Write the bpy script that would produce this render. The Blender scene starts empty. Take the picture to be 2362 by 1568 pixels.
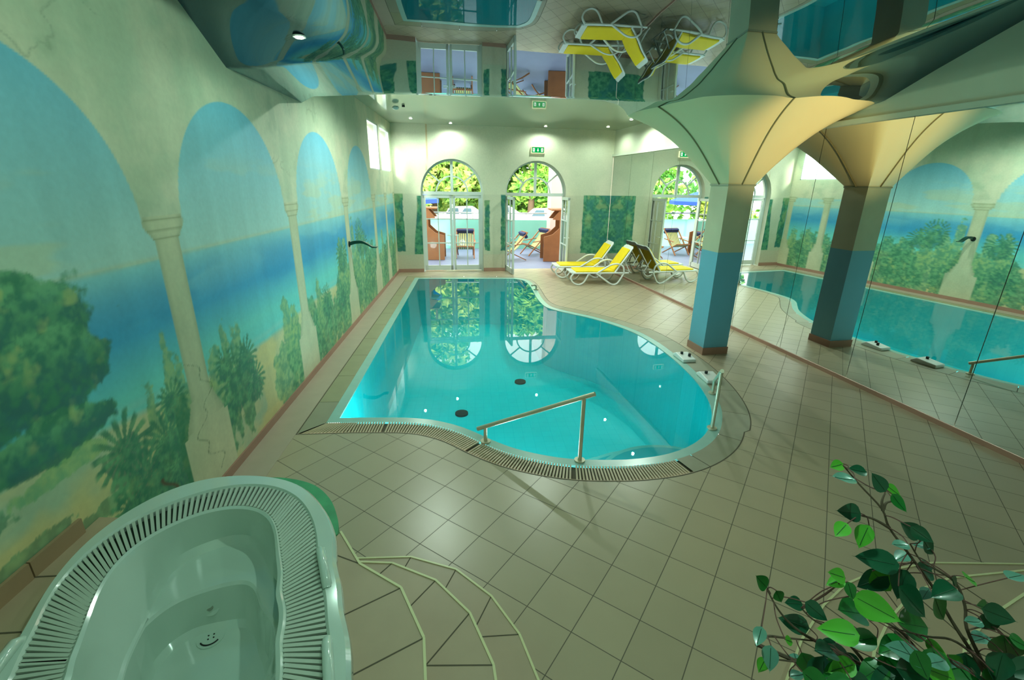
EXPO = 0.86; LE = 92; LE2 = 43; WS = 2.9; SUN = 5.0; LC = (.82, 1.0, .88); LC2 = (.63, 1.0, .80)
import bpy, math, random
import numpy as np
from mathutils import Vector, Matrix
from mathutils.geometry import tessellate_polygon
random.seed(7); rng = np.random.RandomState(11)
SC = bpy.context.scene; COL = SC.collection
PI = math.pi
# ------------------------------------------------------------------ measures of the room (metres)
XL = -2.119                                   # left wall plane
MA, MO = -0.10876, 5.4832                     # mirror wall: direction and offset
NX, NY = math.cos(MA), -math.sin(MA)          # normal of the mirror wall (pointing right, out of the room)
WX, WY = math.sin(MA), math.cos(MA)           # direction along the mirror wall
H = 3.896                                     # far ceiling
BK = 0.0781
def yb(x): return 13.329 + BK * (x - XL)      # back wall
def xm(y): return (MO - NY * y) / NX          # mirror wall x at depth y
BN = Vector((-BK, 1, 0)).normalized()         # back wall outward normal
XC = (MO - NY * (13.329 - BK * XL)) / (NX + NY * BK)   # corner back wall / mirror wall
YC = yb(XC)
# ------------------------------------------------------------------ helpers
def lin(c):
    return tuple(((v / 255) / 12.92 if v / 255 <= .04045 else (((v / 255) + .055) / 1.055) ** 2.4) for v in c)
def nodes(name):
    m = bpy.data.materials.new(name); m.use_nodes = True
    nt = m.node_tree; nt.nodes.clear()
    out = nt.nodes.new('ShaderNodeOutputMaterial')
    return m, nt, out
def pm(name, col, rough=.5, var=.08, scale=6., metal=0., spec=.5, bump=0., emit=None, es=0., coat=0.):
    """plain surface with a little procedural unevenness"""
    m, nt, out = nodes(name); N = nt.nodes.new; L = nt.links.new
    b = N('ShaderNodeBsdfPrincipled'); L(b.outputs[0], out.inputs[0])
    c = lin(col)
    tc = N('ShaderNodeTexCoord'); no = N('ShaderNodeTexNoise'); no.inputs['Scale'].default_value = scale; no.inputs['Detail'].default_value = 4
    L(tc.outputs['Object'], no.inputs['Vector'])
    r = N('ShaderNodeMix'); r.data_type = 'RGBA'
    r.inputs[6].default_value = (*[max(0, v * (1 - var)) for v in c], 1); r.inputs[7].default_value = (*[min(1, v * (1 + var)) for v in c], 1)
    L(no.outputs[0], r.inputs[0]); L(r.outputs[2], b.inputs['Base Color'])
    b.inputs['Roughness'].default_value = rough; b.inputs['Metallic'].default_value = metal
    b.inputs['Specular IOR Level'].default_value = spec; b.inputs['Coat Weight'].default_value = coat
    if bump:
        bp = N('ShaderNodeBump'); bp.inputs['Strength'].default_value = bump; L(no.outputs[0], bp.inputs['Height']); L(bp.outputs[0], b.inputs['Normal'])
    if emit:
        b.inputs['Emission Color'].default_value = (*lin(emit), 1); b.inputs['Emission Strength'].default_value = es
    return m
class MB:
    def __init__(s): s.v = []; s.f = []
    def add(s, vs, fs):
        n = len(s.v); s.v += [tuple(v) for v in vs]; s.f += [tuple(i + n for i in f) for f in fs]; return s
    def box(s, c, d, ax=None):
        ax = ax or (Vector((1, 0, 0)), Vector((0, 1, 0)), Vector((0, 0, 1))); c = Vector(c)
        vs = [c + ax[0] * (d[0] / 2 * i) + ax[1] * (d[1] / 2 * j) + ax[2] * (d[2] / 2 * k) for k in (-1, 1) for j in (-1, 1) for i in (-1, 1)]
        return s.add(vs, [(0, 2, 3, 1), (4, 5, 7, 6), (0, 1, 5, 4), (2, 6, 7, 3), (0, 4, 6, 2), (1, 3, 7, 5)])
    def bar(s, p, q, w, d, side):
        """rectangular bar from p to q; w across `side`, d along the third axis"""
        p, q = Vector(p), Vector(q); a = (q - p); l = a.length; a.normalize(); sd = Vector(side); sd = (sd - a * sd.dot(a)).normalized(); t = a.cross(sd)
        return s.box((p + q) / 2, (l, w, d), (a, sd, t))
    def tube(s, pts, r, n=10, cap=True, closed=False):
        pts = [Vector(p) for p in pts]; m = len(pts); rr = r if isinstance(r, (list, tuple)) else [r] * m
        vs = []; prev = None
        for i, p in enumerate(pts):
            if closed: t = pts[(i + 1) % m] - pts[i - 1]
            else: t = pts[min(i + 1, m - 1)] - pts[max(i - 1, 0)]
            t.normalize()
            if prev is None:
                a = t.orthogonal().normalized()
            else:
                a = (prev - t * prev.dot(t)); a = a.normalized() if a.length > 1e-6 else t.orthogonal().normalized()
            prev = a; b = t.cross(a)
            for k in range(n):
                g = 2 * PI * k / n; vs.append(p + (a * math.cos(g) + b * math.sin(g)) * rr[i])
        fs = []
        for i in range(m if closed else m - 1):
            j = (i + 1) % m
            for k in range(n):
                l = (k + 1) % n; fs.append((i * n + k, i * n + l, j * n + l, j * n + k))
        if cap and not closed:
            fs.append(tuple(range(n - 1, -1, -1))); fs.append(tuple((m - 1) * n + k for k in range(n)))
        return s.add(vs, fs)
    def poly(s, loop, z, holes=(), up=True):
        loops = [[Vector((x, y, 0)) for x, y in loop]] + [[Vector((x, y, 0)) for x, y in h] for h in holes]
        tri = tessellate_polygon(loops); flat = [v for l in loops for v in l]
        vs = [(v.x, v.y, z) for v in flat]; fs = []
        for a, b, c in tri:
            nz = (flat[b] - flat[a]).cross(flat[c] - flat[a]).z
            fs.append((a, b, c) if (nz > 0) == up else (a, c, b))
        return s.add(vs, fs)
    def wall(s, loop, z0, z1, closed=True):
        n = len(loop); vs = [(x, y, z0) for x, y in loop] + [(x, y, z1) for x, y in loop]
        return s.add(vs, [(i, (i + 1) % n, n + (i + 1) % n, n + i) for i in range(n if closed else n - 1)])
    def prism(s, loop, z0, z1):
        s.poly(loop, z1); s.poly(loop, z0, up=False); return s.wall(loop, z0, z1)
    def strip(s, a, b, za, zb=None, closed=True):
        zb = za if zb is None else zb; n = len(a)
        vs = [(x, y, za) for x, y in a] + [(x, y, zb) for x, y in b]
        return s.add(vs, [(i, (i + 1) % n, n + (i + 1) % n, n + i) for i in range(n if closed else n - 1)])
    def cyl(s, c, r, h, n=20, axis=(0, 0, 1), r2=None):
        c = Vector(c); a = Vector(axis).normalized(); return s.tube([c - a * h / 2, c + a * h / 2], [r, r if r2 is None else r2], n)
    def sphere(s, c, r, n=12, m=8):
        c = Vector(c); rx, ry, rz = r if isinstance(r, tuple) else (r, r, r); vs = [c + Vector((0, 0, rz))]
        for i in range(1, m):
            t = PI * i / m
            for k in range(n): vs.append(c + Vector((rx * math.sin(t) * math.cos(2 * PI * k / n), ry * math.sin(t) * math.sin(2 * PI * k / n), rz * math.cos(t))))
        vs.append(c - Vector((0, 0, rz))); e = len(vs) - 1; fs = [(0, 1 + k, 1 + (k + 1) % n) for k in range(n)]
        for i in range(m - 2):
            for k in range(n): fs.append((1 + i * n + k, 1 + (i + 1) * n + k, 1 + (i + 1) * n + (k + 1) % n, 1 + i * n + (k + 1) % n))
        fs += [(1 + (m - 2) * n + k, e, 1 + (m - 2) * n + (k + 1) % n) for k in range(n)]
        return s.add(vs, fs)
    def build(s, name, mat, parent=None, smooth=False, ang=40, origin=None, bevel=0, extra=()):
        n0 = len(s.f); cuts = []
        for b_, m_ in extra: cuts.append((len(s.f), len(s.f) + len(b_.f), m_)); s.add(b_.v, b_.f)
        me = bpy.data.meshes.new(name); o0 = Vector(origin) if origin is not None else Vector((0, 0, 0))
        me.from_pydata([tuple(Vector(v) - o0) for v in s.v], [], s.f); me.update()
        o = bpy.data.objects.new(name, me); COL.objects.link(o); me.materials.append(mat)
        for k_, (a_, b_, m_) in enumerate(cuts):
            me.materials.append(m_)
            for p_ in me.polygons[a_:b_]: p_.material_index = k_ + 1
        if smooth:
            me.polygons.foreach_set('use_smooth', [True] * len(me.polygons)); me.set_sharp_from_angle(angle=math.radians(ang))
        if bevel:
            b = o.modifiers.new('bevel', 'BEVEL'); b.width = bevel; b.segments = 2; b.limit_method = 'ANGLE'
        if parent is not None:
            o.parent = parent; o.location = o0 - parent_origin(parent)
        else: o.location = o0
        return o
def parent_origin(p):
    v = p.location.copy()
    while p.parent is not None:
        p = p.parent; v = v + p.location
    return v
def thing(name, loc, label, cat, group=None):
    o = bpy.data.objects.new(name, None); COL.objects.link(o); o.location = loc; o.empty_display_size = .1
    return tag(o, label, cat, group)
def tag(o, label, cat, group=None, kind=None):
    o['label'] = label; o['category'] = cat
    if group: o['group'] = group
    if kind: o['kind'] = kind
    return o
def struct(o, label=None):
    o['kind'] = 'structure'
    if label: o['label'] = label
    return o
def copy_tree(o, parent=None):
    c = o.copy(); COL.objects.link(c); c.parent = parent
    for ch in [x for x in o.children]: copy_tree(ch, c)
    return c
def catmull(pts, per=8, closed=False):
    out = []; n = len(pts); P = [Vector((*p, 0)) if len(p) == 2 else Vector(p) for p in pts]
    for i in range(n if closed else n - 1):
        if closed: a, b, c, d = P[i - 1], P[i], P[(i + 1) % n], P[(i + 2) % n]
        else: a, b, c, d = P[max(i - 1, 0)], P[i], P[i + 1], P[min(i + 2, n - 1)]
        for k in range(per):
            t = k / per
            out.append(.5 * ((2 * b) + (c - a) * t + (2 * a - 5 * b + 4 * c - d) * t * t + (3 * b - a - 3 * c + d) * t ** 3))
    if not closed: out.append(P[-1])
    return out
def sm(x): x = np.clip(x, 0, 1); return x * x * (3 - 2 * x)
# ---- value noise for the painted walls
_G = rng.rand(256, 256)
def vnoise(x, y, off=0):
    x = np.asarray(x) + 37.3 + off * 17.17; y = np.asarray(y) + 91.7 + off * 5.31
    xi = np.floor(x).astype(int); yi = np.floor(y).astype(int); fx = x - xi; fy = y - yi
    fx = fx * fx * (3 - 2 * fx); fy = fy * fy * (3 - 2 * fy)
    g = lambda a, b: _G[a % 256, b % 256]
    return (g(xi, yi) * (1 - fx) + g(xi + 1, yi) * fx) * (1 - fy) + (g(xi, yi + 1) * (1 - fx) + g(xi + 1, yi + 1) * fx) * fy
def fbm(x, y, s=1., o=4, off=0):
    r = 0; a = .5; t = 0
    for k in range(o): r = r + a * vnoise(x * s, y * s, off + k); t += a; a *= .55; s *= 2.05
    return r / t
def mixc(a, b, t): return a + (b - a) * np.clip(t, 0, 1)[..., None]
def C3(c): return np.array(lin(c))
# ------------------------------------------------------------------ camera
cam = bpy.data.cameras.new('camera'); cam.sensor_width = 36; cam.lens = 36 * 1064.96 / 2362; cam.clip_start = .02; cam.clip_end = 300
co = bpy.data.objects.new('camera', cam); COL.objects.link(co)
R_ = Vector((0.99661138, -0.08094639, 0.01460941)); U_ = Vector((0.01205134, 0.31939147, 0.94754623)); F_ = Vector((0.08136657, 0.94415929, -0.31928469))
mw = Matrix.Identity(4)
for i in range(3): mw[i][0] = R_[i]; mw[i][1] = U_[i]; mw[i][2] = -F_[i]
mw[2][3] = 2.43; co.matrix_world = mw; SC.camera = co
SC.view_settings.view_transform = 'Standard'; SC.view_settings.look = 'None'; SC.view_settings.gamma = 1; SC.view_settings.use_curve_mapping = False
SC.view_settings.exposure = EXPO
SC.cycles.max_bounces = 12; SC.cycles.glossy_bounces = 8; SC.cycles.transparent_max_bounces = 16; SC.cycles.diffuse_bounces = 5
SC.cycles.caustics_reflective = False; SC.cycles.caustics_refractive = False; SC.cycles.sample_clamp_indirect = 4
SC.cycles.use_denoising = True
# ------------------------------------------------------------------ materials
cream = pm('cream_plaster', (198, 200, 178), .7, .1, 2.5, bump=.05)
def paint_mat(name, rough=.6):
    m, nt, out = nodes(name); N = nt.nodes.new; L = nt.links.new
    b = N('ShaderNodeBsdfPrincipled'); L(b.outputs[0], out.inputs[0]); b.inputs['Roughness'].default_value = rough
    a = N('ShaderNodeAttribute'); a.attribute_name = 'paint'
    no = N('ShaderNodeTexNoise'); no.inputs['Scale'].default_value = 28; no.inputs['Detail'].default_value = 5
    tc = N('ShaderNodeTexCoord'); L(tc.outputs['Object'], no.inputs['Vector'])
    mr = N('ShaderNodeMapRange'); mr.inputs['To Min'].default_value = .9; mr.inputs['To Max'].default_value = 1.1; L(no.outputs[0], mr.inputs['Value'])
    mx = N('ShaderNodeVectorMath'); mx.operation = 'SCALE'; L(a.outputs['Color'], mx.inputs[0]); L(mr.outputs[0], mx.inputs['Scale'])
    L(mx.outputs[0], b.inputs['Base Color'])
    return m
painted = paint_mat('painted_plaster')
def tile_mat(name, base, grout, size=.3, ang=.6744, off=(.0, .0), gw=.018, rough=.32, var=.12, spec=.5, tint2=None):
    m, nt, out = nodes(name); N = nt.nodes.new; L = nt.links.new
    b = N('ShaderNodeBsdfPrincipled'); L(b.outputs[0], out.inputs[0]); b.inputs['Roughness'].default_value = rough; b.inputs['Specular IOR Level'].default_value = spec
    g = N('ShaderNodeNewGeometry'); mp = N('ShaderNodeMapping'); mp.vector_type = 'TEXTURE'
    mp.inputs['Location'].default_value = (off[0], off[1], 0); mp.inputs['Rotation'].default_value = (0, 0, ang); mp.inputs['Scale'].default_value = (size, size, 1)
    L(g.outputs['Position'], mp.inputs['Vector'])
    fr = N('ShaderNodeVectorMath'); fr.operation = 'FRACTION'; L(mp.outputs[0], fr.inputs[0])
    fl = N('ShaderNodeVectorMath'); fl.operation = 'FLOOR'; L(mp.outputs[0], fl.inputs[0])
    sub = N('ShaderNodeVectorMath'); sub.operation = 'SUBTRACT'; L(fr.outputs[0], sub.inputs[0]); sub.inputs[1].default_value = (.5, .5, .5)
    ab = N('ShaderNodeVectorMath'); ab.operation = 'ABSOLUTE'; L(sub.outputs[0], ab.inputs[0])
    sp = N('ShaderNodeSeparateXYZ'); L(ab.outputs[0], sp.inputs[0])
    mx = N('ShaderNodeMath'); mx.operation = 'MAXIMUM'; L(sp.outputs[0], mx.inputs[0]); L(sp.outputs[1], mx.inputs[1])
    gt = N('ShaderNodeMath'); gt.operation = 'GREATER_THAN'; gt.inputs[1].default_value = .5 - gw / 2; L(mx.outputs[0], gt.inputs[0])
    wn = N('ShaderNodeTexWhiteNoise'); wn.noise_dimensions = '2D'; L(fl.outputs[0], wn.inputs['Vector'])
    no = N('ShaderNodeTexNoise'); no.inputs['Scale'].default_value = 3.5; no.inputs['Detail'].default_value = 6; L(g.outputs['Position'], no.inputs['Vector'])
    c = lin(base); c2 = lin(tint2) if tint2 else tuple(v * (1 - var) for v in c)
    ca = N('ShaderNodeMix'); ca.data_type = 'RGBA'; ca.inputs[6].default_value = (*c2, 1); ca.inputs[7].default_value = (*[v * (1 + var * .5) for v in c], 1)
    av = N('ShaderNodeMath'); av.operation = 'MULTIPLY_ADD'; av.inputs[1].default_value = .45; L(wn.outputs[0], av.inputs[0])
    nn = N('ShaderNodeMath'); nn.operation = 'MULTIPLY'; nn.inputs[1].default_value = .6; L(no.outputs[0], nn.inputs[0]); L(nn.outputs[0], av.inputs[2])
    L(av.outputs[0], ca.inputs[0])
    cb = N('ShaderNodeMix'); cb.data_type = 'RGBA'; L(gt.outputs[0], cb.inputs[0]); L(ca.outputs[2], cb.inputs[6]); cb.inputs[7].default_value = (*lin(grout), 1)
    L(cb.outputs[2], b.inputs['Base Color'])
    rr = N('ShaderNodeMath'); rr.operation = 'MULTIPLY_ADD'; rr.inputs[1].default_value = .4; rr.inputs[2].default_value = rough; L(gt.outputs[0], rr.inputs[0]); L(rr.outputs[0], b.inputs['Roughness'])
    bp = N('ShaderNodeBump'); bp.inputs['Strength'].default_value = .25; bp.inputs['Distance'].default_value = .004; bp.invert = True; L(gt.outputs[0], bp.inputs['Height']); L(bp.outputs[0], b.inputs['Normal'])
    return m
TOFF = (0.30017, 2.12752)
floor_tile = tile_mat('floor_tile', (176, 160, 132), (92, 84, 68), .29979, -.6744, TOFF)
step_tile = pm('step_tile', (172, 152, 124), .4, .12, 4)
coping = pm('coping_tile', (146, 142, 118), .4, .12, 5)
coping_red = pm('coping_tile_red', (178, 142, 116), .4, .12, 5)
terracotta = pm('terracotta_skirting', (160, 122, 104), .45, .12, 6)
lip_mat = pm('pool_lip_tile', (150, 190, 178), .25, .08, 8)
pool_tile = tile_mat('pool_tile', (0, 208, 212), (0, 196, 204), .15, 0, (0, 0), .03, .5, .05)
pool_step = pm('pool_step_tile', (40, 190, 196), .5, .05, 4)
nosing = pm('tile_nosing', (212, 208, 160), .35, .06, 10)
joint = pm('tile_joint', (84, 76, 58), .8, .05, 10)
darkm = pm('drain_dark', (28, 34, 30), .8, .1, 8)
white_pl = pm('white_plastic', (222, 226, 220), .3, .04, 6)
white_fr = pm('white_frame_paint', (205, 212, 205), .35, .05, 6)
acryl = pm('tub_acrylic', (188, 206, 194), .12, .03, 3, coat=.6)
grate_m = pm('grate_bar', (178, 190, 174), .35, .05, 12)
steel = pm('brushed_steel', (168, 172, 160), .28, .06, 20, metal=1.)
railm = pm('rail_coated', (196, 190, 164), .3, .05, 12, metal=.3)
yellow = pm('yellow_cushion', (240, 208, 10), .65, .06, 14, bump=.1)
green_paint = pm('green_plinth_paint', (60, 150, 100), .6, .4, 9)
def mirror_mat(name, col, rough=.0, dcol=None, mix=1.):
    m, nt, out = nodes(name); N = nt.nodes.new; L = nt.links.new
    g = N('ShaderNodeBsdfGlossy'); g.inputs['Color'].default_value = (*col, 1); g.inputs['Roughness'].default_value = rough
    if dcol is None: L(g.outputs[0], out.inputs[0]); return m
    d = N('ShaderNodeBsdfDiffuse'); d.inputs['Color'].default_value = (*lin(dcol), 1)
    s = N('ShaderNodeMixShader'); s.inputs[0].default_value = mix; L(d.outputs[0], s.inputs[1]); L(g.outputs[0], s.inputs[2]); L(s.outputs[0], out.inputs[0])
    lw = N('ShaderNodeLayerWeight'); lw.inputs[0].default_value = .5; mr = N('ShaderNodeMapRange'); mr.inputs['From Min'].default_value = .58; mr.inputs['From Max'].default_value = .82; mr.inputs['To Min'].default_value = mix * .3; mr.inputs['To Max'].default_value = mix
    L(lw.outputs['Facing'], mr.inputs['Value']); L(mr.outputs[0], s.inputs[0])
    no = N('ShaderNodeTexNoise'); no.inputs['Scale'].default_value = 1.1; no.inputs['Detail'].default_value = 1
    tc = N('ShaderNodeTexCoord'); L(tc.outputs['Object'], no.inputs['Vector'])
    bp = N('ShaderNodeBump'); bp.inputs['Strength'].default_value = .05; bp.inputs['Distance'].default_value = .05; L(no.outputs[0], bp.inputs['Height']); L(bp.outputs[0], g.inputs['Normal'])
    return m
mirror = mirror_mat('mirror_glass', (.86, .93, .89))
gloss_ceiling = mirror_mat('lacquered_ceiling_film', (.62, .78, .84), .0, (30, 44, 50), .72)
pale_ceiling = mirror_mat('pale_ceiling_film', (.85, .92, .86), .02, (170, 176, 158), .5)
def glass_mat(name, tint=(.93, .97, .96), ior=1.45):
    m, nt, out = nodes(name); N = nt.nodes.new; L = nt.links.new
    t = N('ShaderNodeBsdfTransparent'); t.inputs[0].default_value = (*tint, 1)
    g = N('ShaderNodeBsdfGlossy'); g.inputs['Roughness'].default_value = 0
    f = N('ShaderNodeFresnel'); f.inputs[0].default_value = ior
    s = N('ShaderNodeMixShader'); L(f.outputs[0], s.inputs[0]); L(t.outputs[0], s.inputs[1]); L(g.outputs[0], s.inputs[2]); L(s.outputs[0], out.inputs[0])
    return m
glass = glass_mat('window_glass'); water_m = glass_mat('pool_water', (.84, .985, 1.), 1.36)
# ================================================================== painted walls
def grid_mesh(P, Cc, name, mat, off=0):
    """P: (n,m,3) positions, Cc: (n,m,3) colours"""
    n, m_ = P.shape[:2]
    idx = np.arange(n * m_).reshape(n, m_)
    f = np.stack([idx[:-1, :-1], idx[1:, :-1], idx[1:, 1:], idx[:-1, 1:]], -1).reshape(-1, 4)
    return P.reshape(-1, 3), f, Cc.reshape(-1, 3)
def build_painted(parts, name, mat):
    V = []; Fc = []; Cc = []; n = 0
    for v, f, c in parts: V.append(v); Fc.append(f + n); Cc.append(c); n += len(v)
    V = np.concatenate(V); Fc = np.concatenate(Fc); Cc = np.concatenate(Cc)
    me = bpy.data.meshes.new(name); me.vertices.add(len(V)); me.vertices.foreach_set('co', V.astype(np.float32).ravel())
    me.loops.add(len(Fc) * 4); me.loops.foreach_set('vertex_index', Fc.astype(np.int32).ravel())
    me.polygons.add(len(Fc)); me.polygons.foreach_set('loop_start', np.arange(0, len(Fc) * 4, 4, dtype=np.int32)); me.polygons.foreach_set('loop_total', np.full(len(Fc), 4, dtype=np.int32))
    me.update(calc_edges=True); me.validate()
    a = me.color_attributes.new('paint', 'FLOAT_COLOR', 'POINT'); a.data.foreach_set('color', np.concatenate([np.clip(Cc, 0, 1), np.ones((len(Cc), 1))], 1).astype(np.float32).ravel())
    o = bpy.data.objects.new(name, me); COL.objects.link(o); me.materials.append(mat); return o
COLC = [-1.27, 1.07, 3.43, 5.80, 8.22, 10.53, 11.95, 13.2]
def blob(Y, Z, cy, cz, ry, rz, rough=.45, ns=9., off=0, soft=.12):
    d = np.sqrt(((Y - cy) / ry) ** 2 + ((Z - cz) / rz) ** 2) + (fbm(Y, Z, ns, 4, off) - .5) * rough * 2
    return sm((1 - d) / soft + .5)
def fan(Y, Z, cy, cz, R, a0=0, a1=2 * PI, k=17, w=.45, off=0):
    dy, dz = Y - cy, Z - cz; r = np.hypot(dy, dz); th = np.arctan2(dz + .25 * r * r / R, dy)
    u = (th - a0) % (2 * PI); inside = u < (a1 - a0)
    leaf = np.abs(np.sin(th * k + off)) ; Rm = R * (.78 + .22 * vnoise(th * 3, th * 0 + off))
    m = sm((leaf - w * (r / R) ** .8) / .25) * sm((Rm - r) / (.12 * R))
    return m * inside
def mural(Y, Z):
    n1 = fbm(Y, Z, .9, 4, 1); n2 = fbm(Y, Z, 7, 4, 5); n3 = fbm(Y, Z * 3, 1.6, 4, 9)
    sky = mixc(C3((172, 208, 198)), C3((116, 186, 206)), (Z - 1.9) / 1.1)
    sky = sky * (0.93 + .14 * n1)[..., None]
    cl = sm((fbm(Y, Z * 4.5, .9, 4, 3) - .56) / .12) * sm((2.75 - Z) / .5)
    sky = mixc(sky, C3((196, 202, 160)), cl * .5)
    t = (1.92 - Z) / .85
    sea = mixc(C3((136, 198, 202)), C3((62, 158, 198)), t / .45); sea = mixc(sea, C3((112, 204, 196)), (t - .5) / .4)
    sea = mixc(sea, C3((40, 144, 190)), sm((fbm(Y, Z * 4, .8, 3, 13) - .5) / .15) * sm(t / .3) * sm((.8 - t) / .3) * .5)
    c = np.where((Z > 1.92 + .01 * (n3 - .5))[..., None], sky, sea)
    c = mixc(c, C3((190, 196, 160)), np.exp(-((Z - 1.925) / .018) ** 2) * .5)
    zb = np.interp(Y, [-2, 1.2, 2.3, 3.2, 4.7, 6, 14], [.9, 1.15, 1.12, 1.0, .9, .95, .9]) + .05 * (n1 - .5)
    sand = mixc(C3((204, 200, 152)), C3((170, 190, 158)), sm((n3 - .35) / .35)); sand = mixc(sand, C3((214, 196, 130)), sm((fbm(Y, Z, 2.2, 3, 21) - .55) / .15) * .6)
    c = mixc(c, sand, (zb - Z) / .05)
    c = mixc(c, C3((150, 205, 190)), np.exp(-((Z - zb - .04) / .03) ** 2) * .4)
    G1, G2, G3, G4 = C3((58, 126, 94)), C3((108, 168, 120)), C3((152, 188, 124)), C3((48, 106, 100))
    tex = fbm(Y, Z, 22, 3, 31); tex2 = fbm(Y, Z, 11, 3, 33)
    def leafc(a, b, hi=.0): return mixc(mixc(a, b, (tex - .35) / .35), C3((170, 190, 120)), (tex2 - .62) * 4 * hi)
    def put(c, m, col, al=1.): return mixc(c, col, m * al)
    # near dark tree on the shore
    for a in ((1.7, 1.62, .95, .42), (2.2, 1.75, .48, .28), (2.35, 1.5, .34, .25), (1.3, 1.5, .8, .4), (1.85, 2.1, .35, .16), (2.2, 1.17, .42, .13), (1.5, 1.13, .5, .12)):
        c = put(c, blob(Y, Z, *a, .32, 9, 41), mixc(leafc(G4, G1, .3), leafc(G1, G2, 1), (Z - a[1]) / a[3] + .3), .95)
    c = put(c, sm(1 - np.abs((Y - 1.75) - (Z - .95) * .35) / .05) * (Z < 1.5) * (Z > .9), C3((96, 84, 60)))
    c = put(c, blob(Y, Z, 2.25, 1.0, .3, .06, .5, 12, 44), leafc(G2, G3, 1), .8)
    # shrubs per bay, soft and pale behind, darker in front
    rr = random.Random(3)
    for y0 in np.arange(5.0, 13.3, .36):
        h = {0: .62, 1: .85}[int(y0 > 7.2)] + rr.uniform(-.15, .25); w = rr.uniform(.2, .42)
        a = leafc(C3((84, 146, 112)), C3((150, 186, 128)), .8) if rr.random() < .5 else leafc(G1, G2, .8)
        c = put(c, blob(Y, Z, y0 + rr.uniform(-.1, .1), h * .5 + .06, w, h * .62, .4, 8, int(y0 * 10)), a, .88)
    for y0, h, w in ((2.92, 1.12, .06), (3.05, 1.0, .05), (3.16, 1.3, .055), (3.25, 1.15, .06), (3.72, 1.16, .09), (3.9, 1.3, .05), (4.1, 1.22, .09), (5.25, 1.25, .1), (5.45, 1.0, .1), (7.6, 1.55, .1), (7.9, 1.6, .09), (8.5, 1.7, .1), (8.75, 1.5, .1), (9.1, 1.35, .12), (6.4, 1.15, .1), (12.4, 1.3, .08), (11.2, 1.4, .1), (12.9, 1.2, .12)):
        c = put(c, blob(Y, Z, y0, h * .55, w * 1.4, h * .46, .4, 12, int(y0 * 7)), mixc(leafc(C3((96, 152, 116)), C3((150, 182, 120)), .6), leafc(G1, G2, .5), (h * .6 - Z) / .4), .85)
    # palm fans near the first column
    for cy, cz, R, k in ((2.62, .86, .3, 9), (2.72, .6, .34, 11), (2.55, .5, .2, 9), (2.85, .42, .28, 12), (2.98, .72, .26, 10), (3.05, .5, .3, 11), (2.72, .3, .25, 10), (3.12, .95, .2, 10), (4.0, .74, .38, 12), (4.2, .86, .26, 10), (4.3, .6, .26, 10), (3.85, .95, .2, 9), (3.8, .55, .2, 9), (9.0, 1.45, .4, 14), (9.3, 1.3, .35, 12), (7.7, 1.3, .36, 12), (7.5, .7, .3, 12), (6.7, .8, .3, 12), (11.5, .8, .3, 12), (12.6, .7, .28, 12)):
        c = put(c, blob(Y, Z, cy, cz - R * .25, R * .55, R * .5, .5, 12, int(cy * 30)), leafc(G4, G1, .2), .75)
        c = put(c, fan(Y, Z, cy, cz, R, k=k, w=.75, off=cz * 10), mixc(leafc(G1, G2, .2), C3((52, 124, 104)), (n2 - .3)), .9)
    c = put(c, sm(1 - np.abs((Y - 2.95) + (Z - .33) * .5 + .03 * np.sin(Z * 30)) / .03) * (Z < .5) * (Z > .12), C3((92, 72, 52)))
    c = put(c, blob(Y, Z, 3.2, .5, .12, .42, .3, 10, 77), leafc(C3((48, 120, 84)), G1, .2), .9)
    for cy, cz, w, h in ((1.9, .72, .25, .05), (2.35, .62, .35, .05), (1.2, .85, .3, .06), (1.75, .95, .2, .07)):
        c = put(c, blob(Y, Z, cy, cz, w, h, .7, 16, int(cy * 9)), leafc(G1, G2, .4), .7)
    # arcade: columns, capitals and the pale field above the arches
    st = mixc(C3((186, 192, 158)), C3((202, 200, 166)), sm((n1 - .3) / .4)) * (.92 + .16 * n2)[..., None]
    mask = np.zeros_like(Y)
    for cc in COLC:
        dy = np.abs(Y - cc - .02)
        w = np.where(Z < .6, .31, np.where(Z < .84, .26 - .1 * sm((Z - .6) / .24), np.where(Z < 2.04, .13 - .0 * Z, np.where(Z < 2.17, .15 + .07 * sm((Z - 2.04) / .1), .215))))
        if cc > 11: w = w * .8
        m_ = sm((w - dy) / .012 + .5) * (Z < 2.2); mask = np.maximum(mask, m_)
        shade = mixc(st, C3((150, 160, 126)), sm((dy / np.maximum(w, .05) - .55) / .45) * .55 * (Z > .62))
        c = mixc(c, shade, m_)
        for zz in (2.17, 2.1, 2.045): c = mixc(c, C3((132, 136, 98)), np.exp(-((Z - zz) / .007) ** 2) * m_ * .6)
    above = Z > 2.13; inarch = np.zeros_like(Y)
    for i in range(len(COLC) - 1):
        a, b = COLC[i] + .235, COLC[i + 1] - .195
        if COLC[i] > 10: continue
        cy, r = (a + b) / 2, (b - a) / 2
        inarch = np.maximum(inarch, sm((1 - np.hypot((Y - cy) / r, (Z - 2.13) / .93)) / .012 + .5))
    inarch = np.where(Y > 10.4, sm((2.16 - Z) / .03 + .5), inarch)
    marb = mixc(C3((184, 196, 166)), C3((210, 208, 178)), sm((fbm(Y, Z, 1.3, 5, 51) - .35) / .3))
    vein = np.exp(-(np.abs(fbm(Y, Z, 1.1, 5, 61) - .5) / .006) ** 2) * sm((fbm(Y, Z, 2, 2, 63) - .5) / .2)
    marb = mixc(marb, C3((140, 150, 124)), vein * .5); marb = mixc(marb, C3((150, 170, 140)), sm((fbm(Y, Z, 3, 4, 65) - .6) / .15) * .35)
    fld = above * (1 - inarch) * (1 - mask * (Z < 2.19))
    c = mixc(c, marb, fld)
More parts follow.
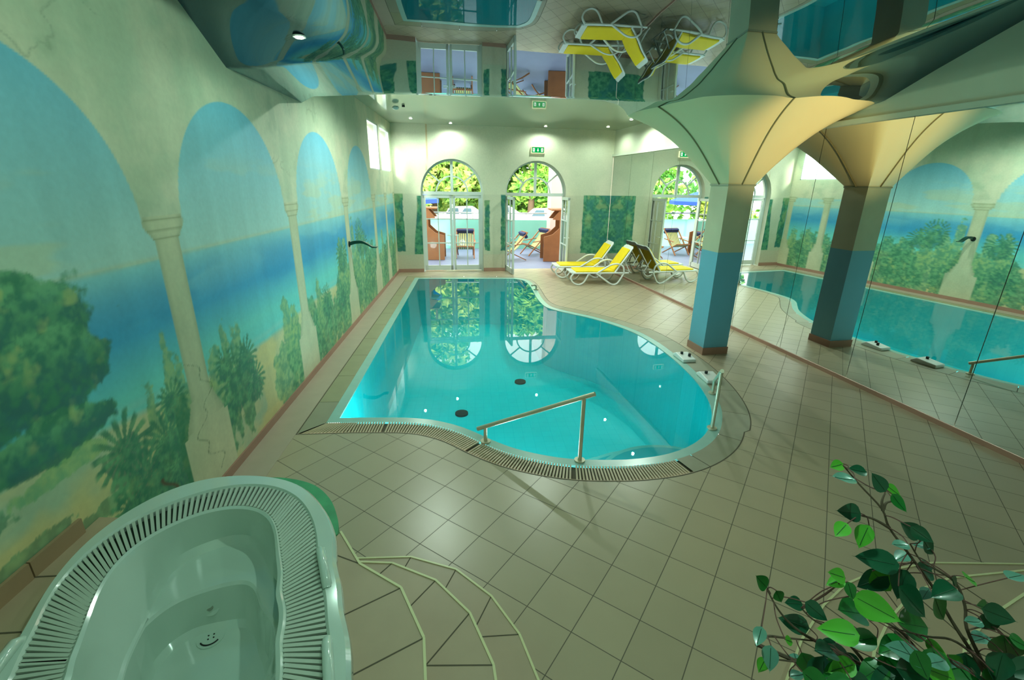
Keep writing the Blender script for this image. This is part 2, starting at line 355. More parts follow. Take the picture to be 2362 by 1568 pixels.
    c = c * (1 + .10 * (fbm(Y * 4.5, Z * .16, 1, 3, 81) - .5) + .10 * (vnoise(Y * 11, Z * .3, 83) - .5))[..., None]
    # vine lines on the first column
    vn = np.exp(-(np.abs((Y - 3.45) - .11 * np.sin(Z * 9) - .05 * np.sin(Z * 31)) / .006) ** 2) * (Z < 1.15) * (Z > .15) * (np.abs(Y - 3.45) < .25)
    c = mixc(c, C3((76, 96, 66)), vn * .7)
    c = mixc(c, st * .97, sm((.26 - Z) / .02) * 0)
    return c
def ys(a, b, f=.0045, mn=.009):
    out = [a]
    while out[-1] < b:
        out.append(out[-1] + max(mn, f * abs(out[-1])))
    out[-1] = b; return np.array(out)
WIN = [(10.47, 11.60), (11.80, 13.08)]; WZ = (2.69, 3.66)
def lw_patch(y0, y1, z0, z1, nz):
    y = ys(y0, y1); z = np.linspace(z0, z1, nz); YY, ZZ = np.meshgrid(y, z, indexing='ij')
    P = np.stack([np.full_like(YY, XL), YY, ZZ], -1); return grid_mesh(P, mural(YY, ZZ), '', None)
parts = [lw_patch(-1.5, 10.47, 0, 4.6, 480), lw_patch(10.47, 13.34, 0, 2.69, 200), lw_patch(10.47, 13.34, 3.66, 4.6, 12), lw_patch(11.60, 11.80, 2.69, 3.66, 12), lw_patch(13.08, 13.34, 2.69, 3.66, 12)]
wl = build_painted(parts, 'wall_left', painted); struct(wl, 'left wall painted with a seaside arcade mural')
# ------------------------------------------------------------------ back wall with two arched doorways
DOORS = [(-1.41, .30, 2.19), (.93, 2.67, 2.18)]
def backpaint(X, Z):
    n1 = fbm(X, Z, 1.1, 4, 71); n2 = fbm(X, Z, 9, 3, 73)
    c = mixc(C3((186, 192, 164)), C3((206, 206, 178)), sm((n1 - .3) / .4))
    c = mixc(c, c * .9, (2.16 - Z) / .02)
    tex = fbm(X, Z, 16, 3, 75); t2 = fbm(X, Z, 4, 3, 77)
    g = mixc(C3((28, 104, 80)), C3((84, 148, 108)), (tex - .3) / .4); g = mixc(g, C3((150, 170, 112)), sm((t2 - .54) / .12) * sm((Z - 1.1) / .5) * .45); g = mixc(g, C3((24, 104, 104)), sm((.45 - t2) / .1) * .6)
    def pan(x0, x1, z0, z1, r=0):
        nn = (vnoise(X * 14, Z * 14, 3) - .5) * .03
        return sm((X - x0 + nn) / .015 + .5) * sm((x1 - X + nn) / .015 + .5) * sm((Z - z0 + nn) / .015 + .5) * sm((z1 - Z) / .015 + .5)
    for a in ((-2.2, -1.9, .59, 2.15), (.335, .48, .6, 2.0), (.80, .925, .6, 2.15), (3.2, 4.2, .52, 2.16), (3.36, 4.2, .27, .55)):
        c = mixc(c, g, pan(*a))
    x0 = -1.66 + .13 * sm((Z - .5) / 1.5); c = mixc(c, g, sm((X - x0) / .02) * sm((-1.41 - X) / .01 + 1) * (Z > .52) * (Z < 2.1))
    c = mixc(c, C3((190, 182, 158)), sm((.5 - Z) / .015) * .8)
    c = mixc(c, C3((176, 140, 90)), np.exp(-((X + 1.2 + .03 * sm((3.2 - Z) * 2)) / .012) ** 2) * (Z > 2.75) * .8)
    return c
def bw_patch(x0, x1, zb, nx, nz, zt=4.0):
    x = np.linspace(x0, x1, nx); u = np.linspace(0, 1, nz)
    b = np.array([zb(v) for v in x]); XX = np.repeat(x[:, None], nz, 1); ZZ = b[:, None] + (zt - b[:, None]) * u[None, :]
    P = np.stack([XX, yb(XX), ZZ], -1); v, f, c = grid_mesh(P, backpaint(XX, ZZ), '', None); return v, f[:, ::-1], c
def arch_z(x0, x1, zs):
    cx, r = (x0 + x1) / 2, (x1 - x0) / 2
    return lambda x: zs + math.sqrt(max(0, r * r - (x - cx) ** 2)) * (3.06 - zs) / r
parts = []; edges = [XL, DOORS[0][0], DOORS[0][1], DOORS[1][0], DOORS[1][1], XC]
parts.append(bw_patch(edges[0], edges[1], lambda x: 0, 40, 200)); parts.append(bw_patch(edges[2], edges[3], lambda x: 0, 36, 200)); parts.append(bw_patch(edges[4], edges[5], lambda x: 0, 70, 200))
for x0, x1, zs in DOORS:
    az = arch_z(x0, x1, zs); cx, r = (x0 + x1) / 2, (x1 - x0) / 2
    xs = cx - r * np.cos(np.linspace(0, PI, 49)); b = np.array([az(v) for v in xs]); nz = 60; u = np.linspace(0, 1, nz)
    XX = np.repeat(xs[:, None], nz, 1); ZZ = b[:, None] + (4.0 - b[:, None]) * u; P = np.stack([XX, yb(XX), ZZ], -1)
    v, f, c = grid_mesh(P, backpaint(XX, ZZ), '', None); parts.append((v, f[:, ::-1], c))
wb = build_painted(parts, 'wall_back', painted); struct(wb, 'back wall with two arched doorways and painted hedges')
def bp(x, z, d=0): v = Vector((x, yb(x), z)) + BN * d; return v       # point on the back wall, d outwards
def outline(x0, x1, zs, n=32, inset=0.):
    cx, r = (x0 + x1) / 2, (x1 - x0) / 2 - inset
    k = (3.06 - zs - inset) / r
    return [(cx - r, 0.)] + [(cx - r * math.cos(PI * i / n), zs + r * k * math.sin(PI * i / n)) for i in range(n + 1)] + [(cx + r, 0.)]
for i, (x0, x1, zs) in enumerate(DOORS):
    ol = outline(x0, x1, zs); mb = MB(); n = len(ol)
    mb.add([bp(x, z, 0) for x, z in ol] + [bp(x, z, .34) for x, z in ol], [(k, k + 1, n + k + 1, n + k) for k in range(n - 1)])
    struct(mb.build('trim_%d' % (i + 1), cream, smooth=True), 'pale plaster reveal of the arched doorway')
# outer skin of the building so the wall has thickness
mb = MB()
for x0, x1 in ((XL - .3, DOORS[0][0]), (DOORS[0][1], DOORS[1][0]), (DOORS[1][1], XC + .6)):
    mb.add([bp(x0, 0, .34), bp(x1, 0, .34), bp(x1, 4.2, .34), bp(x0, 4.2, .34)], [(0, 1, 2, 3)])
for x0, x1, zs in DOORS:
    ol = outline(x0, x1, zs)[1:-1]; n = len(ol); mb.add([bp(x, z, .34) for x, z in ol] + [bp(x, 4.2, .34) for x, z in ol], [(k, k + 1, n + k + 1, n + k) for k in range(n - 1)])
struct(mb.build('wall_facade', pm('facade', (206, 186, 168), .8)), 'outer face of the back wall')
# ---- doors
def make_door(i, x0, x1, zs, openit):
    d0 = .2; ii = .0
    root = bpy.data.objects.new('door_%d' % (i + 1), None); COL.objects.link(root); root.location = bp((x0 + x1) / 2, 0, d0); struct(root)
    root['label'] = ['closed white double glass door under the left arched fanlight', 'open white double glass door under the right arched fanlight'][i]
    cx, r = (x0 + x1) / 2, (x1 - x0) / 2; fw = .05
    o1, o2 = outline(x0, x1, zs, 32), outline(x0, x1, zs, 32, fw); n = len(o1); mb = MB()
    for da, db in ((d0 - .03, d0 + .03),):
        A = [bp(x, z, da) for x, z in o1]; B = [bp(x, z, da) for x, z in o2]; A2 = [bp(x, z, db) for x, z in o1]; B2 = [bp(x, z, db) for x, z in o2]
        mb.add(A + B + A2 + B2, [f for k in range(n - 1) for f in ((k, k + 1, n + k + 1, n + k), (2 * n + k, 3 * n + k, 3 * n + k + 1, 2 * n + k + 1), (n + k, n + k + 1, 3 * n + k + 1, 3 * n + k))])
    mb.build('frame', white_fr, root)
    mb = MB(); mb.bar(bp(x0 + .02, zs - .02, d0), bp(x1 - .02, zs - .02, d0), .09, .07, (0, 0, 1)); mb.build('transom', white_fr, root)
    mb = MB(); mb.bar(bp(cx, zs, d0), bp(cx, 3.04, d0), .075, .06, (1, 0, 0))
    ri = .43 * r / .85
    pts = [bp(cx - ri * math.cos(PI * k / 20), zs + ri * math.sin(PI * k / 20), d0) for k in range(21)]
    for a, b in zip(pts, pts[1:]): mb.bar(a, b, .03, .04, BN)
    for g in (40, 140):
        g = math.radians(g); mb.bar(bp(cx + ri * math.cos(g), zs + ri * math.sin(g), d0), bp(cx + (r - .03) * math.cos(g), zs + (r - .03) * math.sin(g) * 1.0, d0), .03, .04, BN)
    mb.build('fanlight_bars', white_fr, root)
    mb = MB(); ol = outline(x0, x1, zs, 32, .03)[1:-1]; mb.add([bp(x, z, d0) for x, z in ol], [tuple(range(len(ol)))]); mb.build('fanlight_pane', glass, root)
    lw_ = r - fw; h = zs - .07
    for side in (-1, 1):
        hinge = bp(cx + side * lw_, 0, d0); u = Vector((1, BK, 0)).normalized() * (-side)
        if openit:
            ang = {-1: math.radians(-84), 1: math.radians(88)}[side]; u = Matrix.Rotation(ang, 3, 'Z') @ u; hinge = hinge - BN * .04
        lf = bpy.data.objects.new('leaf', None); COL.objects.link(lf); lf.parent = root; lf.location = hinge - root.location
        nrm = u.cross(Vector((0, 0, 1)))
        P = lambda a, z: hinge + u * a + Vector((0, 0, z))
        W = lw_ - .005; st = .07; mb = MB()
        mb.bar(P(st / 2, .02), P(st / 2, h), st, .05, u); mb.bar(P(W - st / 2, .02), P(W - st / 2, h), st, .05, u)
        mb.bar(P(0, .09), P(W, .09), .14, .05, (0, 0, 1)); mb.bar(P(0, h - .04), P(W, h - .04), .08, .05, (0, 0, 1)); mb.build('leaf_frame', white_fr, lf)
        mb = MB(); mb.bar(P(W / 2, .1), P(W / 2, h - .05), .028, .035, u)
        for zz in (.80, 1.47): mb.bar(P(.05, zz), P(W - .05, zz), .028, .035, (0, 0, 1))
        mb.build('glazing_bars', white_fr, lf)
        mb = MB(); mb.add([P(.05, .12), P(W - .05, .12), P(W - .05, h - .06), P(.05, h - .06)], [(0, 1, 2, 3)]); mb.build('leaf_pane', glass, lf)
        mb = MB()
        for sg in (-1, 1):
            mb.tube([P(W - .05, 1.02) + nrm * .02 * sg, P(W - .05, 1.02) + nrm * .06 * sg, P(W - .16, 1.02) + nrm * .06 * sg], .011, 8)
        mb.build('handle', white_pl, lf, smooth=True)
make_door(0, *DOORS[0], False); make_door(1, *DOORS[1], True)
# ---- two windows high in the left wall
for i, (a, b) in enumerate(WIN):
    root = bpy.data.objects.new('window_%d' % (i + 1), None); COL.objects.link(root); root.location = (XL - .05, (a + b) / 2, WZ[0]); struct(root, ['high white window farther from the corner', 'high white window next to the corner'][i])
    mb = MB(); z0, z1 = WZ
    for p, q in (((a, z0), (b, z0)), ((a, z1), (b, z1)), ((a, z0), (a, z1)), ((b, z0), (b, z1))):
        mb.bar((XL - .05, p[0], p[1]), (XL - .05, q[0], q[1]), .08, .05, (1, 0, 0))
    mb.build('window_frame', white_fr, root)
    mb = MB(); mb.add([(XL - .05, a, z0), (XL - .05, b, z0), (XL - .05, b, z1), (XL - .05, a, z1)], [(0, 1, 2, 3)]); mb.build('pane', glass, root)
    mb = MB(); q = [(a, z0), (b, z0), (b, z1), (a, z1)]
    mb.add([(XL, y, z) for y, z in q] + [(XL - .25, y, z) for y, z in q], [(k, 4 + k, 4 + (k + 1) % 4, (k + 1) % 4) for k in range(4)]); mb.build('window_reveal', cream, root)
# ---- right wall above and behind the mirrors, rear wall
ZM = 3.215
mb = MB(); rp = lambda y, z, o=0: (xm(y) + o * NX, y + o * NY, z)
yy = np.linspace(-1.5, YC, 40)
for y0, y1 in zip(yy, yy[1:]): mb.add([rp(y0, ZM), rp(y1, ZM), rp(y1, 4.8), rp(y0, 4.8)], [(0, 3, 2, 1)])
for y0, y1 in zip(yy, yy[1:]): mb.add([rp(y0, 0, .03), rp(y1, 0, .03), rp(y1, ZM, .03), rp(y0, ZM, .03)], [(0, 3, 2, 1)]); mb.add([rp(y0, ZM), rp(y1, ZM), rp(y1, ZM, .03), rp(y0, ZM, .03)], [(0, 1, 2, 3)])
n_, m_ = 2, 2
struct(mb.build('wall_right', pm('marbled_plaster', (192, 196, 168), .6, .16, 1.6, bump=.04)), 'pale marbled wall band above the mirrors')
mb = MB(); mb.add([(XL, -1.5, 0), (xm(-1.5), -1.5, 0), (xm(-1.5), -1.5, 5), (XL, -1.5, 5)], [(0, 1, 2, 3)]); struct(mb.build('wall_rear', cream), 'plain wall behind the tub')
# skirtings and mirror ledge
mb = MB(); mb.box((XL + .008, 7.95, .04), (.016, 10.76, .08)); struct(mb.build('baseboard_left', terracotta))
mb = MB()
for a, b in ((XL, DOORS[0][0]), (DOORS[0][1], DOORS[1][0]), (DOORS[1][1], XC)): mb.bar(bp(a, .05, -.008), bp(b, .05, -.008), .1, .016, (0, 0, 1))
struct(mb.build('baseboard_back', terracotta))
mb = MB(); mb.bar(rp(-1.5, .025, -.008), rp(YC, .025, -.008), .05, .016, (0, 0, 1)); struct(mb.build('baseboard_right', terracotta))
mb = MB(); mb.bar(rp(-1.5, ZM + .03, -.02), rp(YC, ZM + .03, -.02), .06, .05, (0, 0, 1)); struct(mb.build('trim_3', pm('ledge_plaster', (188, 196, 172), .5)), 'narrow ledge over the mirrors')
# ================================================================== mirrors
SEAM = [-1.5, .35, 1.55, 2.75, 3.97, 5.3, 6.5, 7.7, 8.95, 10.2, 11.4, 12.6, YC - .01]
WH = ['behind the camera side of the right wall', 'next to the steps of the right hand podium, bottom corner', 'rising from the skirting right of the leafy plant', 'at the right edge of the photo over the bare tiles',
      'showing the near end of the pool rail', 'showing the mural arch with the palm bush column', 'directly beside the square pillar', 'just past the pillar, showing the pale wall under the high window',
      'between the pillar and the yellow loungers, showing the pool corner', 'showing the arched doorway with the parasol', 'behind the backrests of the yellow loungers', 'in the corner by the painted hedge']
for k, (a, b) in enumerate(zip(SEAM, SEAM[1:])):
    if k == 0: continue
    mb = MB(); g = .004
    p = [rp(a + g, .055), rp(b - g, .055), rp(b - g, ZM), rp(a + g, ZM)]; q = [rp(a + g, .055, .006), rp(b - g, .055, .006), rp(b - g, ZM, .006), rp(a + g, ZM, .006)]
    mb.add(p + q, [(0, 3, 2, 1), (4, 5, 6, 7), (0, 1, 5, 4), (1, 2, 6, 5), (2, 3, 7, 6), (3, 0, 4, 7)])
    o = mb.build('mirror_panel', mirror, origin=rp((a + b) / 2, 1.6)); tag(o, 'tall frameless mirror panel ' + WH[k], 'mirror', 'mirror panels covering the right wall')
# ================================================================== pool
WPT = [(1.12, 12.40), (1.34, 12.15), (1.42, 11.6), (1.43, 10.86), (1.43, 10.1), (1.50, 9.4), (1.71, 9.03), (1.97, 8.76), (2.29, 8.42), (2.57, 8.0), (2.8, 7.5), (2.92, 6.9), (2.96, 6.16), (2.94, 5.57), (2.87, 5.08), (2.75, 4.66), (2.57, 4.31), (2.36, 4.04), (2.1, 3.84), (1.8, 3.71), (1.46, 3.655), (1.18, 3.66), (.91, 3.69), (.65, 3.77), (.39, 3.9), (.17, 4.07), (-.03, 4.26), (-.23, 4.41), (-.48, 4.53), (-.75, 4.59), (-1.03, 4.61)]
cm = [(v.x, v.y) for v in catmull(WPT, 6)]
W = cm + [(-1.25, 4.62), (-1.47, 4.62)] + [(-1.47, 4.62 + 7.8 * k / 20) for k in range(1, 20)] + [(-1.47, 12.42)] + [(-1.47 + 2.4 * k / 8, 12.42) for k in range(1, 8)]
nW = len(W)
def widths():
    o = []
    for x, y in W:
        t = .33
        if x > .9 and y > 8.9: t = .2 + .13 * float(sm((9.9 - y) / 1.0))
        if x > 2.2 and 4.3 < y < 7.6: t = .33 + .09 * float(sm((x - 2.2) / .5)) * (1 - abs(y - 6) / 2.4 * .5)
        o.append(t)
    return o
WD = widths()
def offset(fr):
    out = []
    for i, (x, y) in enumerate(W):
        x0, y0 = W[i - 1]; x1, y1 = W[(i + 1) % nW]
        n0 = Vector((y0 - y, x - x0)).normalized() if (x0, y0) != (x, y) else None; n1 = Vector((y - y1, x1 - x)).normalized()
        n = (n0 + n1); n = n / max(.35, n.length_squared / 2); d = fr(i)
        out.append((x + n.x * d, y + n.y * d))
    return out
area = sum(W[i - 1][0] * W[i][1] - W[i][0] * W[i - 1][1] for i in range(nW)) / 2
sgn = 1 if area < 0 else -1
lipo = offset(lambda i: sgn * .11); lipi = offset(lambda i: -sgn * .0); band = offset(lambda i: sgn * WD[i]); rim2 = offset(lambda i: sgn * (WD[i] + .012))
ccw = lambda l: l if area > 0 else l[::-1]
XR = lambda y: xm(y)
mb = MB(); room = [(XL, -1.5), (xm(-1.5), -1.5), (XC, YC), (DOORS[1][1], yb(DOORS[1][1])), (DOORS[1][1], yb(DOORS[1][1]) + .34), (DOORS[1][0], yb(DOORS[1][0]) + .34), (DOORS[1][0], yb(DOORS[1][0])), (DOORS[0][1], yb(DOORS[0][1])), (DOORS[0][1], yb(DOORS[0][1]) + .34), (DOORS[0][0], yb(DOORS[0][0]) + .34), (DOORS[0][0], yb(DOORS[0][0])), (XL, yb(XL))]
mb.poly(room, 0, [band]); struct(mb.build('floor', floor_tile), 'beige floor laid with diagonal square tiles')
# tile strip between mural and pool, pool edge parts
mb = MB(); mb.box((XL + .155, 8.0, .0015), (.30, 9.6, .003)); struct(mb.build('trim_4', pm('border_tile', (176, 160, 140), .4, .1, 6)), 'straight tile strip along the mural wall')
lipc = ccw
mb = MB(); mb.strip(W, lipo, -.004, .0); mb.wall(W, -.02, -.004); struct(mb.build('trim_5', lip_mat, smooth=True), 'pale glazed lip of the pool')
# overflow channel: grating where slats show, covers elsewhere
idx_g = [i for i in range(nW) if W[i][1] < 4.7 and W[i][0] < 1.9]
ring = [(lipo[i], band[i]) for i in range(nW)]
ig0, ig1 = min(idx_g), max(idx_g)
gt = thing('overflow_grate', (0, 4.2, 0), 'slatted overflow grate curving round the near edge of the pool', 'pool grate', None)
mb = MB(); mb.strip([lipo[i] for i in range(ig0, ig1 + 1)], [band[i] for i in range(ig0, ig1 + 1)], -.035, closed=False); mb.build('channel', darkm, gt)
mb = MB(); dens_a, dens_b = [], []
A_ = [Vector(lipo[i]) for i in range(ig0, ig1 + 1)]; B_ = [Vector(band[i]) for i in range(ig0, ig1 + 1)]
cum = [0]
for k in range(1, len(A_)): cum.append(cum[-1] + ((A_[k] + B_[k]) / 2 - (A_[k - 1] + B_[k - 1]) / 2).length)
def at(L_, s):
    for k in range(1, len(cum)):
        if s <= cum[k]:
            t = (s - cum[k - 1]) / max(1e-6, cum[k] - cum[k - 1]); return L_[k - 1].lerp(L_[k], t)
    return L_[-1]
s_ = .01; broken = 0
while s_ < cum[-1] - .01:
    a, b = at(A_, s_), at(B_, s_); jx = (s_ % 1.04) < .028
    if not jx: mb.bar((a.x, a.y, -.006), (b.x, b.y, -.006), .0158, .012, (a.y - b.y, b.x - a.x, 0))
    s_ += .0285
mb.build('slats', coping_red if False else pm('grate_slat', (188, 168, 136), .45, .12, 4), gt)
mb = MB()
for f_ in (.03, .97):
    l = [at(A_, s).lerp(at(B_, s), f_) for s in np.linspace(0, cum[-1], 90)]; l2 = [at(A_, s).lerp(at(B_, s), f_ + (.05 if f_ < .5 else .03)) for s in np.linspace(0, cum[-1], 90)]
    mb.strip([(v.x, v.y) for v in l], [(v.x, v.y) for v in l2], .0005, closed=False)
mb.build('edge_profile', pm('grate_edge', (176, 150, 122), .45), gt)
ct = thing('pool_coping', (2.8, 8, 0), 'curved beige cover stones along the far and right pool edge', 'pool edging')
order = list(range(ig1, nW)) + list(range(0, ig0 + 1)); run = []; k = 0; segs = []; acc = 0; cur = [order[0]]
for a, b in zip(order, order[1:]):
    d = (Vector(band[b]) - Vector(band[a])).length; cur.append(b); acc += d
    if acc > .62: segs.append(cur); cur = [b]; acc = 0
if len(cur) > 1: segs.append(cur)
for q, sg in enumerate(segs):
    l = [lipo[i] for i in sg]; b = [band[i] for i in sg]
    c0 = Vector(l[0]) + (Vector(l[1]) - Vector(l[0])).normalized() * .006; c1 = Vector(b[0]) + (Vector(b[1]) - Vector(b[0])).normalized() * .006
    l[0] = tuple(c0); b[0] = tuple(c1); left = sum(p[0] for p in l) / len(l) < -1.3
    mb = MB(); mb.strip(l, b, .001, closed=False); mb.strip(b, b, .001, -.03, closed=False)
    mb.build('cover_stone', pm('cover_stone_left', (150, 146, 112), .45, .12, 5) if left and q % 9 else [coping, pm('cover_stone_b', (152, 148, 126), .4, .1, 5), coping][q % 3], ct)
mb = MB(); mb.strip(lipo, band, -.02); mb.strip(band, rim2, .0008); struct(mb.build('trim_6', joint), 'grout bed under the pool edging')
mb = MB(); mb.poly(W, -1.3); mb.wall(W, -1.3, -.02); struct(mb.build('pool_basin', pool_tile), 'turquoise tiled basin of the pool').__setitem__('category', 'pool')
def clip_disc(cx, cy, r, n=40, a0=0, a1=2 * PI): return [(cx + r * math.cos(a0 + (a1 - a0) * k / n), cy + r * math.sin(a0 + (a1 - a0) * k / n)) for k in range(n)]
st = thing('pool_steps', (1.9, 4.0, -1.3), 'rounded underwater steps at the near right end of the pool', 'steps')
for k, (r, z) in enumerate(((1.55, -1.0), (1.2, -.72), (.85, -.45))):
    mb = MB(); mb.prism(clip_disc(2.05, 3.75, r), -1.3 if k == 0 else z - .29, z); mb.build('step', pool_step, st)
    mb = MB(); mb.strip(clip_disc(2.05, 3.75, r), clip_disc(2.05, 3.75, r - .05), z + .002); mb.build('step_edge', pm('step_edge_tile', (120, 214, 206), .4), st)
mb = MB(); mb.poly(W, -.012); o = mb.build('pool_water', water_m); tag(o, 'still turquoise water filling the curved pool', 'water', kind='stuff')
for k, (x, y) in enumerate(((.9, 8.39), (-.23, 7.11))):
    mb = MB(); mb.cyl((x, y, -1.285), .11, .03, 24); t = mb.build('pool_drain', darkm, origin=(x, y, -1.3)); tag(t, ['dark round drain in the pool floor, farther one', 'dark round drain in the pool floor, nearer one to the left'][k], 'drain', 'round drains in the pool floor')
# ================================================================== ceilings
XE = [-2.12, -1.83, 1.3, 1.6, 1.85, 2.05, 2.29, 2.9, 5.4]; YE = [6.62, 6.15, 6.1, 6.15, 6.38, 6.75, 7.32, 7.85, 7.9]
def zc(X, Y):
    z = 3.41 + .06 * max(0., 6 - Y)
    w2 = float(sm(1 - (X - XL) / 1.4)); z = z * (1 - w2) + w2 * float(np.interp(Y, [2.8, 4.16, 4.74, 6.62], [4.2, 3.66, 3.355, 3.36]))
    t = xm(Y) - X; wr = float(sm(1 - t / 1.9)); z += wr * float(np.interp(Y, [2.6, 4.52, 5.2, 5.75], [.95, .42, .2, 0.]))
    return z
nx, ny = 220, 130; vs = []; 
for i in range(nx + 1):
    u = i / nx
    for j in range(ny + 1):
        v = j / ny; ye = 7.9
        for _ in range(6):
            X = XL + (xm(ye) - XL) * u; ye = float(np.interp(X, XE, YE))
        Y = -1.5 + (ye + 1.5) * v; X = XL + (xm(Y) - XL) * u; vs.append((X, Y, zc(X, Y)))
mb = MB(); mb.add(vs, [(i * (ny + 1) + j, i * (ny + 1) + j + 1, (i + 1) * (ny + 1) + j + 1, (i + 1) * (ny + 1) + j) for i in range(nx) for j in range(ny)])
e = [vs[i * (ny + 1) + ny] for i in range(nx + 1)]
cl = mb.build('ceiling', gloss_ceiling, smooth=True, ang=80); struct(cl, 'high gloss dark stretched ceiling over the front of the room')
mb = MB(); mb.add(e + [(x, y, H) for x, y, z in e], [(k, k + 1, nx + 2 + k, nx + 1 + k) for k in range(nx)]); struct(mb.build('trim_7', pm('ceiling_step', (176, 184, 168), .6)), 'vertical step between the two ceiling heights')
mb = MB(); mb.poly([(XL, 5.9), (xm(5.9), 5.9), (XC, YC), (XL, yb(XL))], H, up=False); struct(mb.build('ceiling', pale_ceiling), 'pale ceiling over the far part of the pool')
# ================================================================== pillar with flaring vault
e1 = Vector((NX, NY, 0)); e2 = Vector((WX, WY, 0)); NLc = Vector((3.477, 6.373, 0)); PW = .4046; PC = NLc + (e1 + e2) * (PW / 2)
pil = thing('vaulted_pillar', PC, 'square pillar, blue below and marbled above, flaring into a cream vault', 'pillar')
def psq(h, o=0): return [tuple((PC + (e1 * a + e2 * b) * (PW / 2 + o)).xy) for a, b in ((-1, -1), (1, -1), (1, 1), (-1, 1))]
mb = MB(); mb.prism(psq(0), 0, 1.55); mb.build('lower_shaft', pm('pillar_blue', (104, 168, 184), .6, .05, 3), pil)
mb = MB(); mb.prism(psq(0), 1.55, 2.474); mb.build('upper_shaft', pm('pillar_marble', (182, 182, 148), .6, .2, 2.2), pil)
mb = MB(); mb.prism(psq(0, .012), 0, .11); mb.build('skirting', terracotta, pil)
mb = MB(); mb.prism(psq(0, .01), 2.455, 2.478); mb.build('capital_band', pm('capital_band', (150, 156, 130), .6), pil)
TH = [-180, -146, -118, -95, -90, -52, -40, 0, 40, 90, 128, 146, 180]
RT = [1.25, 1.30, 1.06, .90, .89, 1.25, 1.45, 1.45, 1.9, 1.28, 1.6, 1.56, 1.25]
def rtop(d): return float(np.interp(((d + 180) % 360) - 180, TH, RT))
def rsq(g): return PW / 2 / max(abs(math.cos(g)), abs(math.sin(g)))
def funnel(n=160, m_=26):
    vs = []
    for j in range(m_ + 1):
        t = j / m_; gg = .72 * t + .28 * t ** 4.5
        for i in range(n):
            g = 2 * PI * i / n; d = math.degrees(g); rt = rtop(d); rb = rsq(g) + .0
            r = rb + (rt - rb) * gg
            q = e1 * (r * math.cos(g)) + e2 * (r * math.sin(g)); k = q.dot(e1)
            lim = (MO - .004) - (PC.x * NX + PC.y * NY)
            if k > lim: q = q - e1 * (k - lim)
            qt = PC + e1 * (min(rt * math.cos(g), lim)) + e2 * (rt * math.sin(g)); z = 2.474 + (zc(qt.x, qt.y) + .008 - 2.474) * t
            vs.append(PC + q + Vector((0, 0, z)))
    return vs, [(j * n + i, (j + 1) * n + i, (j + 1) * n + (i + 1) % n, j * n + (i + 1) % n) for j in range(m_) for i in range(n)]
vs, fs = funnel(); mb = MB(); mb.add(vs, fs); mb.build('vault', pm('vault_membrane', (214, 204, 158), .5, .04, 2), pil, smooth=True, ang=50)
for d in (-180, -90, 0, 90):
    i = int(((d % 360) / 360) * 160); l = [vs[j * 160 + i] for j in range(27)]; g = math.radians(d); out = e1 * math.cos(g) + e2 * math.sin(g)
    mb = MB(); mb.tube([v + out * .002 - Vector((0, 0, .004)) for v in l], .011, 6); mb.build('seam', pm('vault_seam', (112, 108, 72), .6), pil, smooth=True)
# ================================================================== whirlpool tub
TC = Vector((-1.2, 1.4))
def radial(pts, n=160):
    a = sorted((math.atan2(y - TC.y, x - TC.x), math.hypot(x - TC.x, y - TC.y)) for x, y in pts)
    th = np.array([q[0] for q in a]); r = np.array([q[1] for q in a])
    g = np.linspace(-PI, PI, n, endpoint=False); rr = np.interp(g, np.concatenate([th - 2 * PI, th, th + 2 * PI]), np.concatenate([r, r, r]))
    for _ in range(11): rr = (np.roll(rr, 1) + rr * 2 + np.roll(rr, -1)) / 4
    return g, rr
OUT = [(-1.79, 1.40), (-1.85, 1.59), (-1.94, 1.84), (-1.97, 2.07), (-1.92, 2.3), (-1.77, 2.52), (-1.60, 2.585), (-1.31, 2.575), (-1.07, 2.485), (-.88, 2.27), (-.69, 1.84), (-.58, 1.56), (-.47, 1.25), (-.42, 1.0), (-.43, .75), (-.55, .5), (-.85, .35), (-1.2, .33), (-1.5, .5), (-1.66, .8), (-1.75, 1.15)]
GO = [(-1.68, 1.34), (-1.77, 1.55), (-1.87, 1.77), (-1.89, 1.95), (-1.87, 2.11), (-1.8, 2.24), (-1.65, 2.37), (-1.51, 2.45), (-1.36, 2.47), (-1.19, 2.43), (-1.07, 2.36), (-.97, 2.25), (-.9, 2.14), (-.8, 1.89), (-.72, 1.71), (-.64, 1.5), (-.56, 1.26), (-.52, 1.0), (-.53, .8), (-.65, .6), (-.9, .47), (-1.15, .46), (-1.4, .6), (-1.55, .85), (-1.62, 1.15)]
GI = [(-1.51, 1.33), (-1.58, 1.48), (-1.63, 1.61), (-1.71, 1.83), (-1.73, 1.92), (-1.71, 2.02), (-1.61, 2.18), (-1.46, 2.28), (-1.28, 2.29), (-1.17, 2.24), (-1.09, 2.16), (-1.04, 2.05), (-.97, 1.9), (-.88, 1.68), (-.78, 1.42), (-.72, 1.27), (-.69, 1.05), (-.7, .85), (-.8, .72), (-.95, .64), (-1.15, .64), (-1.32, .75), (-1.42, .95), (-1.47, 1.2)]
k_ = .966
CR = [(x * k_, y * k_) for x, y in ((-1.54, 1.55), (-1.60, 1.73), (-1.62, 1.92), (-1.69, 2.08), (-1.7, 2.17), (-1.6, 2.24), (-1.38, 2.36), (-1.27, 2.28), (-1.15, 2.08), (-.91, 1.5))] + [(-.84, 1.2), (-.84, 1.0), (-.93, .85), (-1.12, .8), (-1.26, .9), (-1.36, 1.1), (-1.42, 1.3)]
